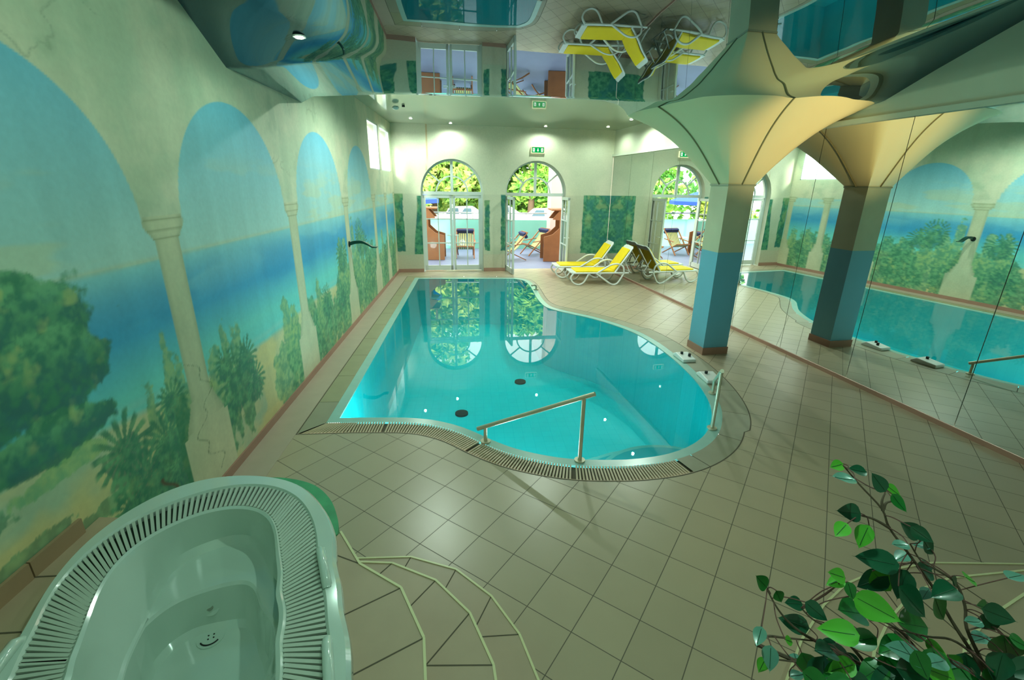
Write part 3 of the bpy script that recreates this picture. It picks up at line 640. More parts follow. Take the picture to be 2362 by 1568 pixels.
DR = [(x * k_, y * k_) for x, y in ((-1.62, 1.7), (-1.6, 1.85), (-1.56, 1.94), (-1.47, 1.99), (-1.21, 2.06), (-1.13, 1.9), (-.94, 1.52))] + [(-.9, 1.2), (-.95, 1.0), (-1.1, .93), (-1.22, 1.0), (-1.34, 1.2), (-1.44, 1.4)]
ER = [(x * .957, y * .957) for x, y in ((-1.60, 1.70), (-1.6, 1.82), (-1.58, 1.93), (-1.5, 1.98), (-1.38, 2.0), (-1.24, 2.02), (-1.13, 1.85), (-1.0, 1.6))] + [(-.95, 1.2), (-1.0, 1.05), (-1.12, .98), (-1.2, 1.05), (-1.32, 1.25), (-1.42, 1.45)]
g, ro = radial(OUT); _, rgo = radial(GO); _, rgi = radial(GI); _, rc = radial(CR); _, rd = radial(DR); _, re = radial(ER)
rc = np.minimum(rc, rgi - .04); rd = np.minimum(rd, rc - .02); re = np.minimum(re, rd - .02)
prof = [(ro - .05, .50), (ro - .02, .60), (ro, .655), (ro - .006, .682), (ro - .025, .70), (rgo + .012, .702), (rgo, .69), (rgo, .66), (rgi, .66), (rgi, .69), (rgi - .012, .70), (rgi - .03, .692), (rgi * .7 + rc * .3 - .015, .62), (rc + .03, .50), (rc, .458), (rc - .02, .45), (rd + .015, .447), (rd, .435), (re + .01, .25), (re - .02, .222), (re * .5, .212), (re * .02, .21)]
vs = []; n = len(g)
for r, z in prof:
    for a, q in zip(g, r): vs.append((TC.x + q * math.cos(a), TC.y + q * math.sin(a), z))
tub = thing('whirlpool_tub', (TC.x, TC.y, .5), 'white oval whirlpool tub with a grated overflow rim', 'whirlpool')
mb = MB(); mb.add(vs, [(j * n + i, j * n + (i + 1) % n, (j + 1) * n + (i + 1) % n, (j + 1) * n + i) for j in range(len(prof) - 1) for i in range(n)]); mb.build('basin', acryl, tub, smooth=True, ang=32)
mb = MB()
per = 0; S = 1440; ga = np.linspace(-PI, PI, S, endpoint=False); fo = np.interp(ga, g, rgo, period=2 * PI); fi = np.interp(ga, g, rgi, period=2 * PI); last = None; acc = 1
for a, p_, q_ in zip(ga, fo, fi):
    P = Vector((TC.x + p_ * math.cos(a), TC.y + p_ * math.sin(a))); Q = Vector((TC.x + q_ * math.cos(a), TC.y + q_ * math.sin(a))); M_ = (P + Q) / 2
    if last is not None: acc += (M_ - last).length
    last = M_
    if acc > .0235: acc = 0; mb.bar((P.x, P.y, .688), (Q.x, Q.y, .688), .0148, .012, (P.y - Q.y, Q.x - P.x, 0))
mb.build('overflow_grate', grate_m, tub)
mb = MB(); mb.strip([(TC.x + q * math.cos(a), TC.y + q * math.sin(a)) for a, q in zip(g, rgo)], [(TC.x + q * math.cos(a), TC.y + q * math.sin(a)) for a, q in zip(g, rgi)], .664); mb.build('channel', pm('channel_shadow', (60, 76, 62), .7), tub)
dr = Vector((-1.355, 1.86, .213)); mb = MB(); mb.cyl(dr + Vector((0, 0, .006)), .062, .012, 32); d_ = mb.build('suction_cover', acryl, tub, smooth=True)
mb = MB(); ax = Vector((.97, .25, 0)); ay = Vector((-.25, .97, 0))
for a, b in ((-.012, .012), (.012, .014), (-.01, -.01), (.014, -.006)): mb.cyl(dr + ax * a + ay * b + Vector((0, 0, .0125)), .004, .002, 10)
mb.tube([dr + ax * (.046 * math.cos(t)) + ay * (.046 * math.sin(t)) + Vector((0, 0, .0125)) for t in np.linspace(-2.6, -.6, 14)], .004, 6)
mb.tube([dr + ax * (.052 * math.cos(t)) + ay * (.052 * math.sin(t)) + Vector((0, 0, .0125)) for t in np.linspace(.9, 2.3, 10)], .002, 6); mb.build('slots', darkm, d_)
jt = Vector((-1.378, 1.945, .335)); mb = MB(); jn = Vector((.1, -.88, .47)).normalized(); mb.cyl(jt, .045, .01, 28, jn); j_ = mb.build('jet_plate', acryl, tub, smooth=True)
mb = MB(); mb.cyl(jt + jn * .008, .017, .014, 20, jn); mb.build('jet_nozzle', steel, j_, smooth=True)
for P, Q in (((-.775, 1.91, .703), (-.675, 1.68, .703)), ((-.60, 1.42, .70), (-.50, 1.12, .70)), ((-1.80, 1.50, .70), (-1.74, 1.25, .70))):
    P, Q = Vector(P), Vector(Q); mb = MB(); mb.tube([P + Vector((0, 0, -.012)), P.lerp(Q, .12) + Vector((0, 0, .012)), P.lerp(Q, .5) + Vector((0, 0, .016)), P.lerp(Q, .88) + Vector((0, 0, .012)), Q + Vector((0, 0, -.012))], .022, 12); mb.build('grab_handle', acryl, tub, smooth=True)
# plinth painted like the mural, tiled podium and its steps
PL = [(-.80, 2.24), (-.83, 2.36), (-.94, 2.57), (-1.12, 2.74), (-1.4, 2.82), (-1.7, 2.76), (-1.95, 2.6), (-2.105, 2.4), (-2.105, 1.0), (-.8, 1.0)]
mb = MB(); pl_ = [(v.x, v.y) for v in catmull(PL[:8], 5)] + [(-2.105, 1.0), (-1.70, 1.0), (-1.74, 1.40), (-1.80, 1.59), (-1.88, 1.84), (-1.91, 2.07), (-1.86, 2.27), (-1.73, 2.46), (-1.59, 2.52), (-1.31, 2.51), (-1.11, 2.43), (-.93, 2.23), (-.88, 2.12)]
tp = thing('tub_plinth', (-1.4, 1.8, 0), 'rounded plinth under the tub painted leafy green', 'plinth')
mb.poly(pl_[::-1], .505); mb.wall(pl_, 0, .505); mb.build('plinth_body', green_paint, tp)
def stepset(name, label, levels, closeL, tiles_to, nosz):
    t = thing(name, (levels[-1][0][0][0], levels[-1][0][0][1] - .3, 0), label, 'steps')
    for k, (pts, z) in enumerate(levels):
        z0 = 0 if k == 0 else levels[k - 1][1]; loop = pts + closeL
        a_ = sum(loop[i - 1][0] * loop[i][1] - loop[i][0] * loop[i - 1][1] for i in range(len(loop))); lp = loop if a_ > 0 else loop[::-1]
        mb = MB(); mb.prism(lp, z0, z); bod = mb; mb = MB()
        for a, b in zip(pts, pts[1:]): mb.bar((*a, z - .002), (*b, z - .002), .014, .012, (0, 0, 1))
        nos = mb; mb = MB(); tgt = (levels[k + 1][0] if k + 1 < len(levels) else tiles_to)
        for q in pts[1:]:
            if k + 1 < len(levels): w = min(tgt, key=lambda p: math.hypot(p[0] - q[0], p[1] - q[1]))
            else: w = min(tgt, key=lambda p: math.hypot(p[0] - q[0], p[1] - q[1]))
            mb.bar((*q, z + .0004), (*w, z + .0004), .006, .002, (q[1] - w[1], w[0] - q[0], 0))
        sp = bod.build('step', step_tile, t, extra=[(mb, joint)]); nos.build('nosing', nosing, sp)
    return t
L1 = [(-.80, 2.40), (-.42, 2.39), (-.13, 2.27), (.08, 2.06), (.22, 1.81), (.30, 1.52), (.33, 1.22), (.33, -1.45)]
L2 = [(-.80, 2.21), (-.68, 2.19), (-.49, 2.17), (-.23, 2.03), (-.04, 1.81), (.07, 1.53), (.10, 1.23), (.10, -1.45)]
L3 = [(-.785, 2.25), (-.62, 2.0), (-.38, 1.83), (-.24, 1.55), (-.20, 1.25), (-.20, .95), (-.20, -1.45)]
stepset('podium_steps', 'curved tiled steps with pale nosings beside the whirlpool tub', [(L1, .17), (L2, .34), (L3, .51)], [(-.5, -1.45), (-.5, .5), (-.47, .9), (-.52, 1.25), (-.63, 1.55), (-.74, 1.83), (-.84, 2.1)], [(-.92, 2.15), (-.75, 1.62), (-.62, 1.35), (-.55, 1.0), (-.55, .8)], 0)
R1 = [(1.20, -1.45), (1.20, .9), (1.30, 1.2), (1.49, 1.48), (1.70, 1.67), (1.98, 1.87), (2.22, 2.0), (2.45, 2.07), (2.91, 2.12), (3.5, 2.07), (4.1, 1.9)]
R2 = [(1.52, -1.45), (1.52, .9), (1.60, 1.12), (1.75, 1.34), (1.89, 1.47), (2.1, 1.62), (2.38, 1.77), (2.69, 1.85), (3.18, 1.87), (3.6, 1.8), (4.1, 1.62)]
R3 = [(1.85, -1.45), (1.85, .85), (1.92, 1.06), (2.0, 1.21), (2.16, 1.34), (2.40, 1.46), (2.75, 1.58), (3.1, 1.6), (3.5, 1.55), (4.1, 1.35)]
stepset('podium_steps', 'curved tiled steps behind the leafy plant in the lower right corner', [(R1, .17), (R2, .34), (R3, .51)], [(4.1, -1.45)], [(2.4, .6), (2.6, .9), (3.0, 1.0), (3.5, 1.0)], 0)
mb = MB(); mb.prism([(-2.112, -1.45), (-1.78, -1.45), (-1.78, 1.2), (-1.83, 1.59), (-1.91, 1.84), (-1.95, 2.07), (-1.93, 2.3), (-2.112, 2.32)], .506, .625); lb_ = mb
lg = thing('tiled_ledge', (-2.0, 1.0, .505), 'low tiled ledge squeezed between the tub and the mural wall', 'ledge')
mb = MB(); 
for a, b in ((-1.45, 1.28), (1.288, 1.60), (1.608, 1.89), (1.898, 2.2)): mb.box((-2.102, (a + b) / 2, .67), (.018, b - a, .09))
mb.build('skirting_tile', pm('skirting_tile', (158, 130, 100), .45), lg)
mb = MB()
for y in (1.90, 1.60, 1.30): mb.bar((-2.1, y, .6262), (-1.85, y, .6262), .006, .002, (0, 1, 0))
lb_.build('ledge_body', step_tile, lg, extra=[(mb, joint)])
# ================================================================== handrails
def rail(A, B, ext_a, ext_b, label):
    A, B = Vector(A), Vector(B); t = thing('pool_handrail', A, label, 'handrail')
    ta, tb = A + Vector((0, 0, .17)), B + Vector((0, 0, .65)); d = (tb - ta); mb = MB(); P0 = ta - d * ext_a; P1 = tb + d * ext_b
    mb.tube([P0, P0.lerp(P1, .5), P1], .021, 14); mb.build('rail', railm, t, smooth=True)
    for P, T in ((A, ta), (B, tb)):
        mb = MB(); mb.tube([P, T - Vector((0, 0, .01))], .019, 12); po = mb.build('post', railm, t, smooth=True)
        mb = MB(); mb.cyl(P + Vector((0, 0, .006)), .05, .012, 24); mb.build('flange', railm, po, smooth=True)
rail((.10, 4.04, 0), (.965, 3.655, 0), .09, .1, 'sloping pale handrail over the near pool edge')
rail((2.95, 5.02, 0), (2.51, 4.17, 0), .05, .06, 'sloping pale handrail at the right pool edge seen end on')
# ---- little things on the pool edge
for k, (x, y, a) in enumerate(((3.12, 6.22, .05), (3.12, 5.46, -.02))):
    t = thing('pool_edge_float', (x, y, .001), ['white moulded block with dark knobs on the pool edge by the pillar', 'white moulded block with a dark knob on the pool edge behind the right handrail'][k], 'pool accessory', 'white blocks on the pool edge')
    ca, sa = math.cos(a), math.sin(a); f = lambda u, v, z: (x + ca * u - sa * v, y + sa * u + ca * v, z)
    mb = MB(); w, l = .10, .17
    mb.add([f(-w, -l, 0), f(w, -l, 0), f(w, l, 0), f(-w, l, 0), f(-w, -l, .05), f(w, -l, .05), f(w, l * .55, .075), f(-w, l * .55, .075), f(w, l, .03), f(-w, l, .03)], [(3, 2, 1, 0), (4, 5, 6, 7), (7, 6, 8, 9), (0, 1, 5, 4), (1, 2, 8, 6, 5), (0, 4, 7, 9, 3), (2, 3, 9, 8)])
    mb.build('body', white_pl, t, bevel=.012)
    for u, v in ((-.03, .03), (.045, -.06))[:2 - k]:
        mb = MB(); mb.cyl(f(u, v, .08), .02, .04, 14); mb.build('knob', darkm, t, smooth=True)
t = thing('edge_nozzle', (1.52, 11.0, 0), 'small chrome nozzle on the far right curve of the pool edge', 'nozzle'); mb = MB(); mb.cyl((1.52, 11.0, .01), .06, .02, 20); mb.build('base', steel, t, smooth=True); mb = MB(); mb.tube([(1.52, 11.0, .02), (1.52, 11.0, .09), (1.47, 10.98, .12), (1.40, 10.96, .11)], .022, 10); mb.build('spout', steel, t, smooth=True)
t = thing('wall_spout', (XL, 8.22, 1.43), 'dark curved water spout sticking out of the mural', 'water spout'); mb = MB()
P = [Vector(q) for q in catmull([(XL, 8.22, 1.42), (XL + .1, 8.22, 1.45), (XL + .22, 8.22, 1.455), (XL + .31, 8.22, 1.42), (XL + .39, 8.22, 1.375), (XL + .47, 8.22, 1.37)], 5)]
n = len(P); vs = []
for i, q in enumerate(P):
    hw = .02 + .03 * (i / n); tk = .026 * (1 - i / n) + .006
    vs += [q + Vector((0, -hw, -tk)), q + Vector((0, hw, -tk)), q + Vector((0, hw, tk)), q + Vector((0, -hw, tk))]
mb.add(vs, [(4 * i + k, 4 * i + (k + 1) % 4, 4 * i + 4 + (k + 1) % 4, 4 * i + 4 + k) for i in range(n - 1) for k in range(4)] + [(3, 2, 1, 0), (4 * n - 4, 4 * n - 3, 4 * n - 2, 4 * n - 1)]); mb.build('blade', pm('dark_bronze', (34, 74, 60), .3, .2, 8, metal=.6), t, smooth=True)
mb = MB(); mb.cyl((XL + .006, 8.22, 1.42), .05, .012, 20, (1, 0, 0)); mb.build('rosette', darkm, t, smooth=True)
# ================================================================== exit sign
def emis(name, c, s):
    m, nt, out = nodes(name); e = nt.nodes.new('ShaderNodeEmission'); e.inputs[0].default_value = (*lin(c), 1); e.inputs[1].default_value = s; nt.links.new(e.outputs[0], out.inputs[0]); return m
ex = thing('exit_sign', bp(1.80, 3.335, -.03), 'lit green and white emergency exit sign above the open right door', 'exit sign')
mb = MB(); u = Vector((1, BK, 0)).normalized(); c_ = bp(1.80, 3.335, -.03); mb.box(c_, (.37, .055, .17), (u, BN, Vector((0, 0, 1)))); mb.build('housing', emis('exit_housing_lit', (236, 240, 190), .7), ex)
ep = lambda a, z, d: c_ + u * a + Vector((0, 0, z)) - BN * (.028 + d)
mb = MB(); mb.add([ep(-.17, -.07, .002), ep(.17, -.07, .002), ep(.17, .07, .002), ep(-.17, .07, .002)], [(0, 1, 2, 3)]); pn_ = mb
mb = MB()
def gl(pts): mb.add([ep(a, z, .004) for a, z in pts], [tuple(range(len(pts)))])
gl([(-.03, -.01), (0, -.045), (.03, -.01), (.012, -.01), (.012, .04), (-.012, .04), (-.012, -.01)])
for s in (-1, 1):
    gl([(s * .115 + dx, dz) for dx, dz in ((-.028, -.045), (.028, -.045), (.028, .045), (-.028, .045))])
mb_s = mb
mb = MB()
for s in (-1, 1):
    X = s * .115; P = lambda a, z: ep(X + a * s, z, .006)
    mb.add([P(-.004, .024), P(.008, .024), P(.008, .036), P(-.004, .036)], [(0, 1, 2, 3)])
    for a, b, w in (((.0, .022), (.002, -.005), .012), ((.0, .018), (.02, .006), .006), ((.0, .018), (-.018, .012), .006), ((.002, -.005), (.018, -.022), .008), ((.018, -.022), (.012, -.036), .007), ((.0, -.005), (-.016, -.018), .008), ((-.016, -.018), (-.028, -.016), .007)): mb.bar(P(*a), P(*b), w, .001, u)
pn_.build('green_panel', emis('exit_green_lit', (0, 150, 70), .8), ex, extra=[(mb_s, emis('exit_symbol_lit', (240, 255, 240), .8)), (mb, emis('exit_figure_green', (10, 140, 60), .8))])
# ================================================================== yellow sun loungers
def lounger(x, y, rz, label, first=None):
    t = thing('sun_lounger', (x, y, 0), label, 'sun lounger', 'yellow loungers by the mirror'); t.rotation_euler = (0, 0, rz)
    O = Vector((x, y, 0)); L_ = lambda a, b, z: O + Vector((a, b, z)); W2 = .32
    # local frame: a along the length, 0 foot end .. 1.2 hinge, then backrest rises
    hx, hz = 1.12, .33; bk = math.radians(56); BL = .72
    top = (hx + BL * math.cos(bk), hz + BL * math.sin(bk))
    for s in (-1, 1):
        b = s * W2; mb = MB()
        mb.tube([L_(*q) for q in ((.0, b * .8, .30), (.05, b, .315), (.5, b, .315), (hx + .35, b, .315))], .022, 10); mb.build('side_rail', white_pl, t, smooth=True)
        mb = MB(); mb.tube([Vector(q) for q in catmull([L_(.62, b, .3), L_(.8, b * 1.06, .42), L_(.98, b * 1.1, .53), L_(1.16, b * 1.1, .55), L_(1.3, b * 1.08, .48), L_(1.34, b * 1.04, .34)], 5)], .022, 10); mb.build('armrest', white_pl, t, smooth=True)
        mb = MB(); mb.tube([Vector(q) for q in catmull([L_(.02, b, .3), L_(-.04, b, .2), L_(.02, b, .08), L_(.16, b, .02), L_(.3, b, .08), L_(.42, b, .3)], 5)], .022, 10); mb.build('leg', white_pl, t, smooth=True)
        mb = MB(); mb.tube([Vector(q) for q in catmull([L_(.62, b, .3), L_(.85, b, .14), L_(1.05, b, .02), L_(1.2, b, .06), L_(1.34, b, .3)], 5)], .024, 10); mb.build('leg', white_pl, t, smooth=True)
    mb = MB(); mb.tube([Vector(q) for q in catmull([L_(hx, -W2 * .9, hz), L_(hx + BL * .9 * math.cos(bk), -W2 * .9, hz + BL * .9 * math.sin(bk)), L_(top[0] + .02, -W2 * .6, top[1] + .02), L_(top[0] + .02, W2 * .6, top[1] + .02), L_(hx + BL * .9 * math.cos(bk), W2 * .9, hz + BL * .9 * math.sin(bk)), L_(hx, W2 * .9, hz)], 6)], .022, 10); mb.build('back_frame', white_pl, t, smooth=True)
    ny_ = Vector((-math.sin(bk), 0, math.cos(bk))); ax = Vector((math.cos(bk), 0, math.sin(bk)))
    mb = MB(); c = L_(hx, 0, hz) + ax * (BL + .045) + ny_ * .0; mb.box(c - ax * .05, (.13, .5, .035), (ax, Vector((0, 1, 0)), ny_)); mb.build('head_bar', white_pl, t, bevel=.015)
    mb = MB()
    for a in (.01,): mb.box(L_(.03, 0, .32), (.14, .60, .04))
    mb.build('foot_panel', white_pl, t, bevel=.015)
    mb = MB(); mb.box(L_(.60, 0, .345), (1.02, .56, .045)); mb.build('seat_cushion', yellow, t, bevel=.018)
    mb = MB(); mb.box(L_(hx, 0, hz) + ax * .34 + ny_ * .035, (.66, .52, .045), (ax, Vector((0, 1, 0)), ny_)); mb.build('back_cushion', yellow, t, bevel=.018)
    mb = MB()
    for s in (-1, 1): mb.tube([L_(hx + .25, s * .2, .62), L_(hx + .42, s * .2, .32)], .014, 8)
    mb.tube([L_(hx + .42, -.3, .32), L_(hx + .42, .3, .32)], .014, 8); mb.build('back_prop', white_pl, t, smooth=True)
    return t
lounger(2.27, 12.75, .02, 'yellow cushioned white lounger standing nearer the back wall')
lounger(2.50, 11.80, .03, 'yellow cushioned white lounger standing in front, nearer the pool')
# ================================================================== ceiling lamps
def lamp(x, y, z, e, label, lc=LC, pt_=False):
    t = thing('ceiling_downlight', (x, y, z), label, 'ceiling light', 'small recessed downlights')
    mb = MB(); mb.cyl((x, y, z - .004), .05, .01, 20); mb.build('trim_ring', white_pl, t, smooth=True)
    mb = MB(); mb.cyl((x, y, z - .011), .032, .006, 16); mb.build('bulb', emis('lamp_lit', (255, 250, 225), 14), t)
    l = bpy.data.lights.new('downlight_beam', 'POINT' if pt_ else 'SPOT'); l.energy = e;
    if not pt_: l.spot_size = math.radians(166); l.spot_blend = .6
    l.shadow_soft_size = .03; l.color = lc
    o = bpy.data.objects.new('downlight_beam', l); COL.objects.link(o); o.location = (0, 0, -.05); o.parent = t
for x, y, f_, lb in ((-1.45, 12.3, .8, 'downlight in the pale ceiling by the high window'), (-.54, 13.05, .3, 'downlight over the closed left door'), (1.94, 13.2, .3, 'downlight over the open right door'), (3.55, 12.96, .3, 'downlight in the far right corner above the hedge painting'), (3.68, 11.48, .8, 'downlight above the loungers'), (3.9, 9.71, 1.3, 'downlight near the mirror wall behind the pillar vault'), (3.3, 8.2, .8, 'added fill downlight, unseen behind the pillar vault'), (-.7, 7.3, 1.25, 'added unseen fill downlight over the pool beside the mural'), (1.4, 8.6, 1.0, 'added unseen fill downlight over the middle of the pool')):  # vault-hidden lamp and those over the pool are unseen, added to brighten the room
    lamp(x, y, H, LE * f_, lb)
for x, y, f_, lb in ((-1.36, 4.38, .2, 'bright downlight in the glossy dark ceiling near the mural'), (.3, 2.4, .95, 'added unseen fill downlight in the glossy ceiling above the near pool end'), (2.6, 1.8, .5, 'added unseen fill downlight in the glossy ceiling above the right podium'), (0.2, .4, 1, 'added unseen fill downlight in the glossy ceiling above the tub')):  # all but the lamp near the mural are unseen, added to light the foreground
    lamp(x, y, zc(x, y), LE2 * f_, lb, lc=LC2, pt_=(y < 3))
t = thing('ceiling_spotlight', (-1.5, 10.3, H), 'small white ceiling spotlight near the high window', 'ceiling light'); mb = MB(); mb.sphere((-1.5, 10.3, H - .06), (.07, .05, .04)); mb.build('head', white_pl, t, smooth=True); mb = MB(); mb.cyl((-1.36, 10.4, H - .015), .03, .03, 12); mb.build('mount', darkm, t)
# ================================================================== outside
terr = pm('terrace_paving', (112, 118, 142), .55, .12, 3)
mb = MB(); mb.box((0, 16.6, -.06), (16, 5.8, .1)); struct(mb.build('terrace', terr), 'grey blue paving outside the doors')
mb = MB(); mb.box((0, 18.75, .5), (16, .2, 1.2)); struct(mb.build('wall_terrace', pm('terrace_wall_green', (120, 186, 166), .7, .1, 2)), 'low green terrace wall')
rl = thing('terrace_railing', (0, 18.75, 1.1), 'thin metal rail on top of the green terrace wall', 'railing')
mb = MB(); mb.tube([(-8, 18.75, 1.36), (8, 18.75, 1.36)], .025, 8); mb.build('top_rail', steel, rl)
for k in range(11):
    mb = MB(); mb.tube([(-7.5 + 1.5 * k, 18.75, 1.1), (-7.5 + 1.5 * k, 18.75, 1.36)], .018, 8); mb.build('post', steel, rl)
mb = MB(); mb.box((0, 50, -.45), (160, 62, .1)); struct(mb.build('ground_parking', pm('parking_gravel', (214, 210, 198), .9, .06, 1)), 'pale parking ground')
mb = MB(); mb.box((3.75, 17.2, 2.4), (2.0, .8, 5)); struct(mb.build('wall_wing', pm('wing_plaster', (214, 184, 172), .8, .05, 2)), 'pinkish wing wall right of the terrace')
wood = pm('stained_wood', (150, 96, 54), .6, .25, 5); navy = pm('navy_cloth', (30, 40, 84), .8, .1, 10)
def stripe_mat(name, a, b, sc=40):
    m, nt, out = nodes(name); N = nt.nodes.new; L = nt.links.new; bs = N('ShaderNodeBsdfPrincipled'); bs.inputs['Roughness'].default_value = .8; L(bs.outputs[0], out.inputs[0])
    tc = N('ShaderNodeTexCoord'); w = N('ShaderNodeTexWave'); w.inputs['Scale'].default_value = sc; w.bands_direction = 'X'; L(tc.outputs['Object'], w.inputs['Vector'])
    r = N('ShaderNodeValToRGB'); r.color_ramp.interpolation = 'CONSTANT'; r.color_ramp.elements[0].color = (*lin(a), 1); r.color_ramp.elements[1].color = (*lin(b), 1); r.color_ramp.elements[1].position = .5
    L(w.outputs[0], r.inputs[0]); L(r.outputs[0], bs.inputs['Base Color']); return m
stripes = stripe_mat('striped_canvas', (222, 222, 120), (60, 70, 92), 5)
def bench(x, y, s, label):
    t = thing('roofed_beach_chair', (x, y, 0), label, 'beach chair', 'wooden roofed beach chairs on the terrace')
    pr_ = [(0, 0), (0, .80), (.28, .88), (.50, 1.08), (.50, 1.34), (.26, 1.36), (.52, 1.68), (.70, 1.68), (.70, 0)]
    for o, nm in ((0, 'side_panel'), (.78, 'side_panel')):
        mb = MB(); A = [(x + s * a, y + o, z) for a, z in pr_]; B = [(x + s * a, y + o + .05, z) for a, z in pr_]; n = len(pr_)
        mb.add(A + B, [tuple(range(n)), tuple(range(2 * n - 1, n - 1, -1))] + [(k, (k + 1) % n, n + (k + 1) % n, n + k) for k in range(n)]); mb.build(nm, wood, t)
    mb = MB(); mb.box((x + s * .68, y + .41, .84), (.05, .78, 1.68)); mb.build('back_panel', wood, t)
    mb = MB(); mb.box((x + s * .48, y + .41, 1.66), (.5, .86, .04)); mb.build('roof', wood, t)
    mb = MB(); mb.box((x + s * .4, y + .41, .42), (.6, .76, .1)); mb.build('seat', navy, t)
bench(2.33, 15.35, 1, 'stained wooden roofed beach chair outside, seen through the open right door')
bench(-.95, 15.65, -1, 'stained wooden roofed beach chair outside, seen through the closed left door')
def deck_chair():
    t = thing('deck_chair', (0, 0, 0), '', 'deck chair', 'striped deck chairs on the terrace')
    for s in (-1, 1):
        mb = MB(); mb.bar((s * .3, -.45, .02), (s * .3, .42, .92), .04, .03, (1, 0, 0)); mb.build('back_rail', wood, t)
        mb = MB(); mb.bar((s * .27, .4, .02), (s * .27, -.45, .42), .04, .03, (1, 0, 0)); mb.build('seat_rail', wood, t)
        mb = MB(); mb.bar((s * .33, -.3, .5), (s * .33, .28, .56), .05, .025, (1, 0, 0)); mb.build('armrest', wood, t)
    mb = MB(); pts = catmull([(0, .42, .92), (0, .2, .55), (0, -.1, .3), (0, -.42, .40)], 6); v = []
    for q in pts: v += [(-.25, q.y, q.z), (.25, q.y, q.z)]
    v += [(a, b, c - .012) for a, b, c in v]; n = len(v) // 2
    mb.add(v, [(2 * k, 2 * k + 1, 2 * k + 3, 2 * k + 2) for k in range(n // 2 - 1)] + [(n + 2 * k, n + 2 * k + 2, n + 2 * k + 3, n + 2 * k + 1) for k in range(n // 2 - 1)]); mb.build('canvas_seat', stripes, t)
    mb = MB(); mb.box((0, .37, .83), (.6, .1, .2), (Vector((1, 0, 0)), Vector((0, .85, .5)), Vector((0, -.5, .85)))); mb.build('head_pillow', navy, t, bevel=.03)
    mb = MB(); mb.bar((-.3, .42, .92), (.3, .42, .92), .04, .03, (0, 0, 1)); mb.build('cross_bar', wood, t); mb = MB(); mb.bar((-.27, -.45, .42), (.27, -.45, .42), .04, .03, (0, 0, 1)); mb.build('cross_bar', wood, t)
    return t
d0 = deck_chair()
for k, (x, y, a, lb) in enumerate(((-.27, 16.3, 0, 'striped deck chair facing the pool outside the closed left door'), (1.32, 15.7, -1.35, 'striped deck chair seen side on at the left of the open doorway'), (2.25, 16.9, -1.15, 'striped deck chair with navy pillow beside the wooden beach chair outside'))):
    o = d0 if k == 0 else copy_tree(d0); o.location = (x, y, 0); o.rotation_euler = (0, 0, a); o['label'] = lb
# parasol
t = thing('parasol', (-2.6, 18.0, 0), 'blue parasol on the terrace behind the closed left door', 'parasol')
mb = MB(); n = 8; R0 = 1.35; c = Vector((-2.6, 18.0, 0))
v = [c + Vector((0, 0, 2.35))] + [c + Vector((R0 * math.cos(2 * PI * k / n), R0 * math.sin(2 * PI * k / n), 1.88)) for k in range(n)] + [c + Vector((R0 * math.cos(2 * PI * k / n), R0 * math.sin(2 * PI * k / n), 1.74)) for k in range(n)]
mb.add(v, [(0, 1 + k, 1 + (k + 1) % n) for k in range(n)] + [(1 + k, 1 + n + k, 1 + n + (k + 1) % n, 1 + (k + 1) % n) for k in range(n)]); mb.build('canopy', pm('blue_canopy', (52, 92, 214), .8, .08, 2), t)
mb = MB(); mb.tube([c, c + Vector((0, 0, 2.4))], .025, 10); mb.build('pole', white_pl, t)
mb = MB(); mb.cyl(c + Vector((0, 0, .03)), .25, .08, 20); mb.build('base', darkm, t)
mb = MB(); mb.cyl((-1.25, 17.35, .5), .25, .03, 24); t = thing('side_table', (-1.25, 17.35, 0), 'small round white table beside the deck chair outside', 'table'); mb.build('table_top', white_pl, t)
mb = MB(); mb.tube([(-1.25, 17.35, 0), (-1.25, 17.35, .5)], .02, 8); mb.build('leg', white_pl, t)
# cars
def car(x, y, col, label, rz=0):
    t = thing('parked_car', (x, y, -.4), label, 'car', 'cars in the parking behind the terrace')
    body = pm('car_paint', col, .25, .03, 2, coat=.5); sec = [(-2.1, .35), (-2.1, .8), (-1.6, .92), (-.95, .98), (-.45, 1.42), (.9, 1.46), (1.6, 1.0), (2.1, .9), (2.15, .4)]
    mb = MB(); A = [(x + a, y - .85, z - .4) for a, z in sec]; B = [(x + a, y + .85, z - .4) for a, z in sec]; n = len(sec)
    mb.add(A + B, [tuple(range(n)), tuple(range(2 * n - 1, n - 1, -1))] + [(k, n + k, n + (k + 1) % n, (k + 1) % n) for k in range(n)]); mb.build('body', body, t, bevel=.08)
    for wi in ((-.78, -.40, .05, -.03), (.12, -.4, .85, .0)):
        mb = MB(); a0, z0, a1, z1 = wi; mb.add([(x + a0, y - .86, .62), (x + a1, y - .86, .62), (x + a1 - .05, y - .86, .98), (x + a0 + .28, y - .86, .98)], [(0, 1, 2, 3)]); mb.build('side_window', pm('car_glass', (70, 90, 100), .1), t)
    for a in (-1.35, 1.35):
        for b in (-.8, .8):
            mb = MB(); mb.cyl((x + a, y + b, -.08), .32, .2, 20, (0, 1, 0)); mb.build('wheel', darkm, t)
car(4.3, 29.5, (236, 236, 236), 'white car parked farther right beyond the terrace railing'); car(-.9, 31, (226, 228, 232), 'pale car parked beyond the terrace, seen through the left door'); car(1.6, 33, (180, 190, 200), 'silver grey car parked behind the others')
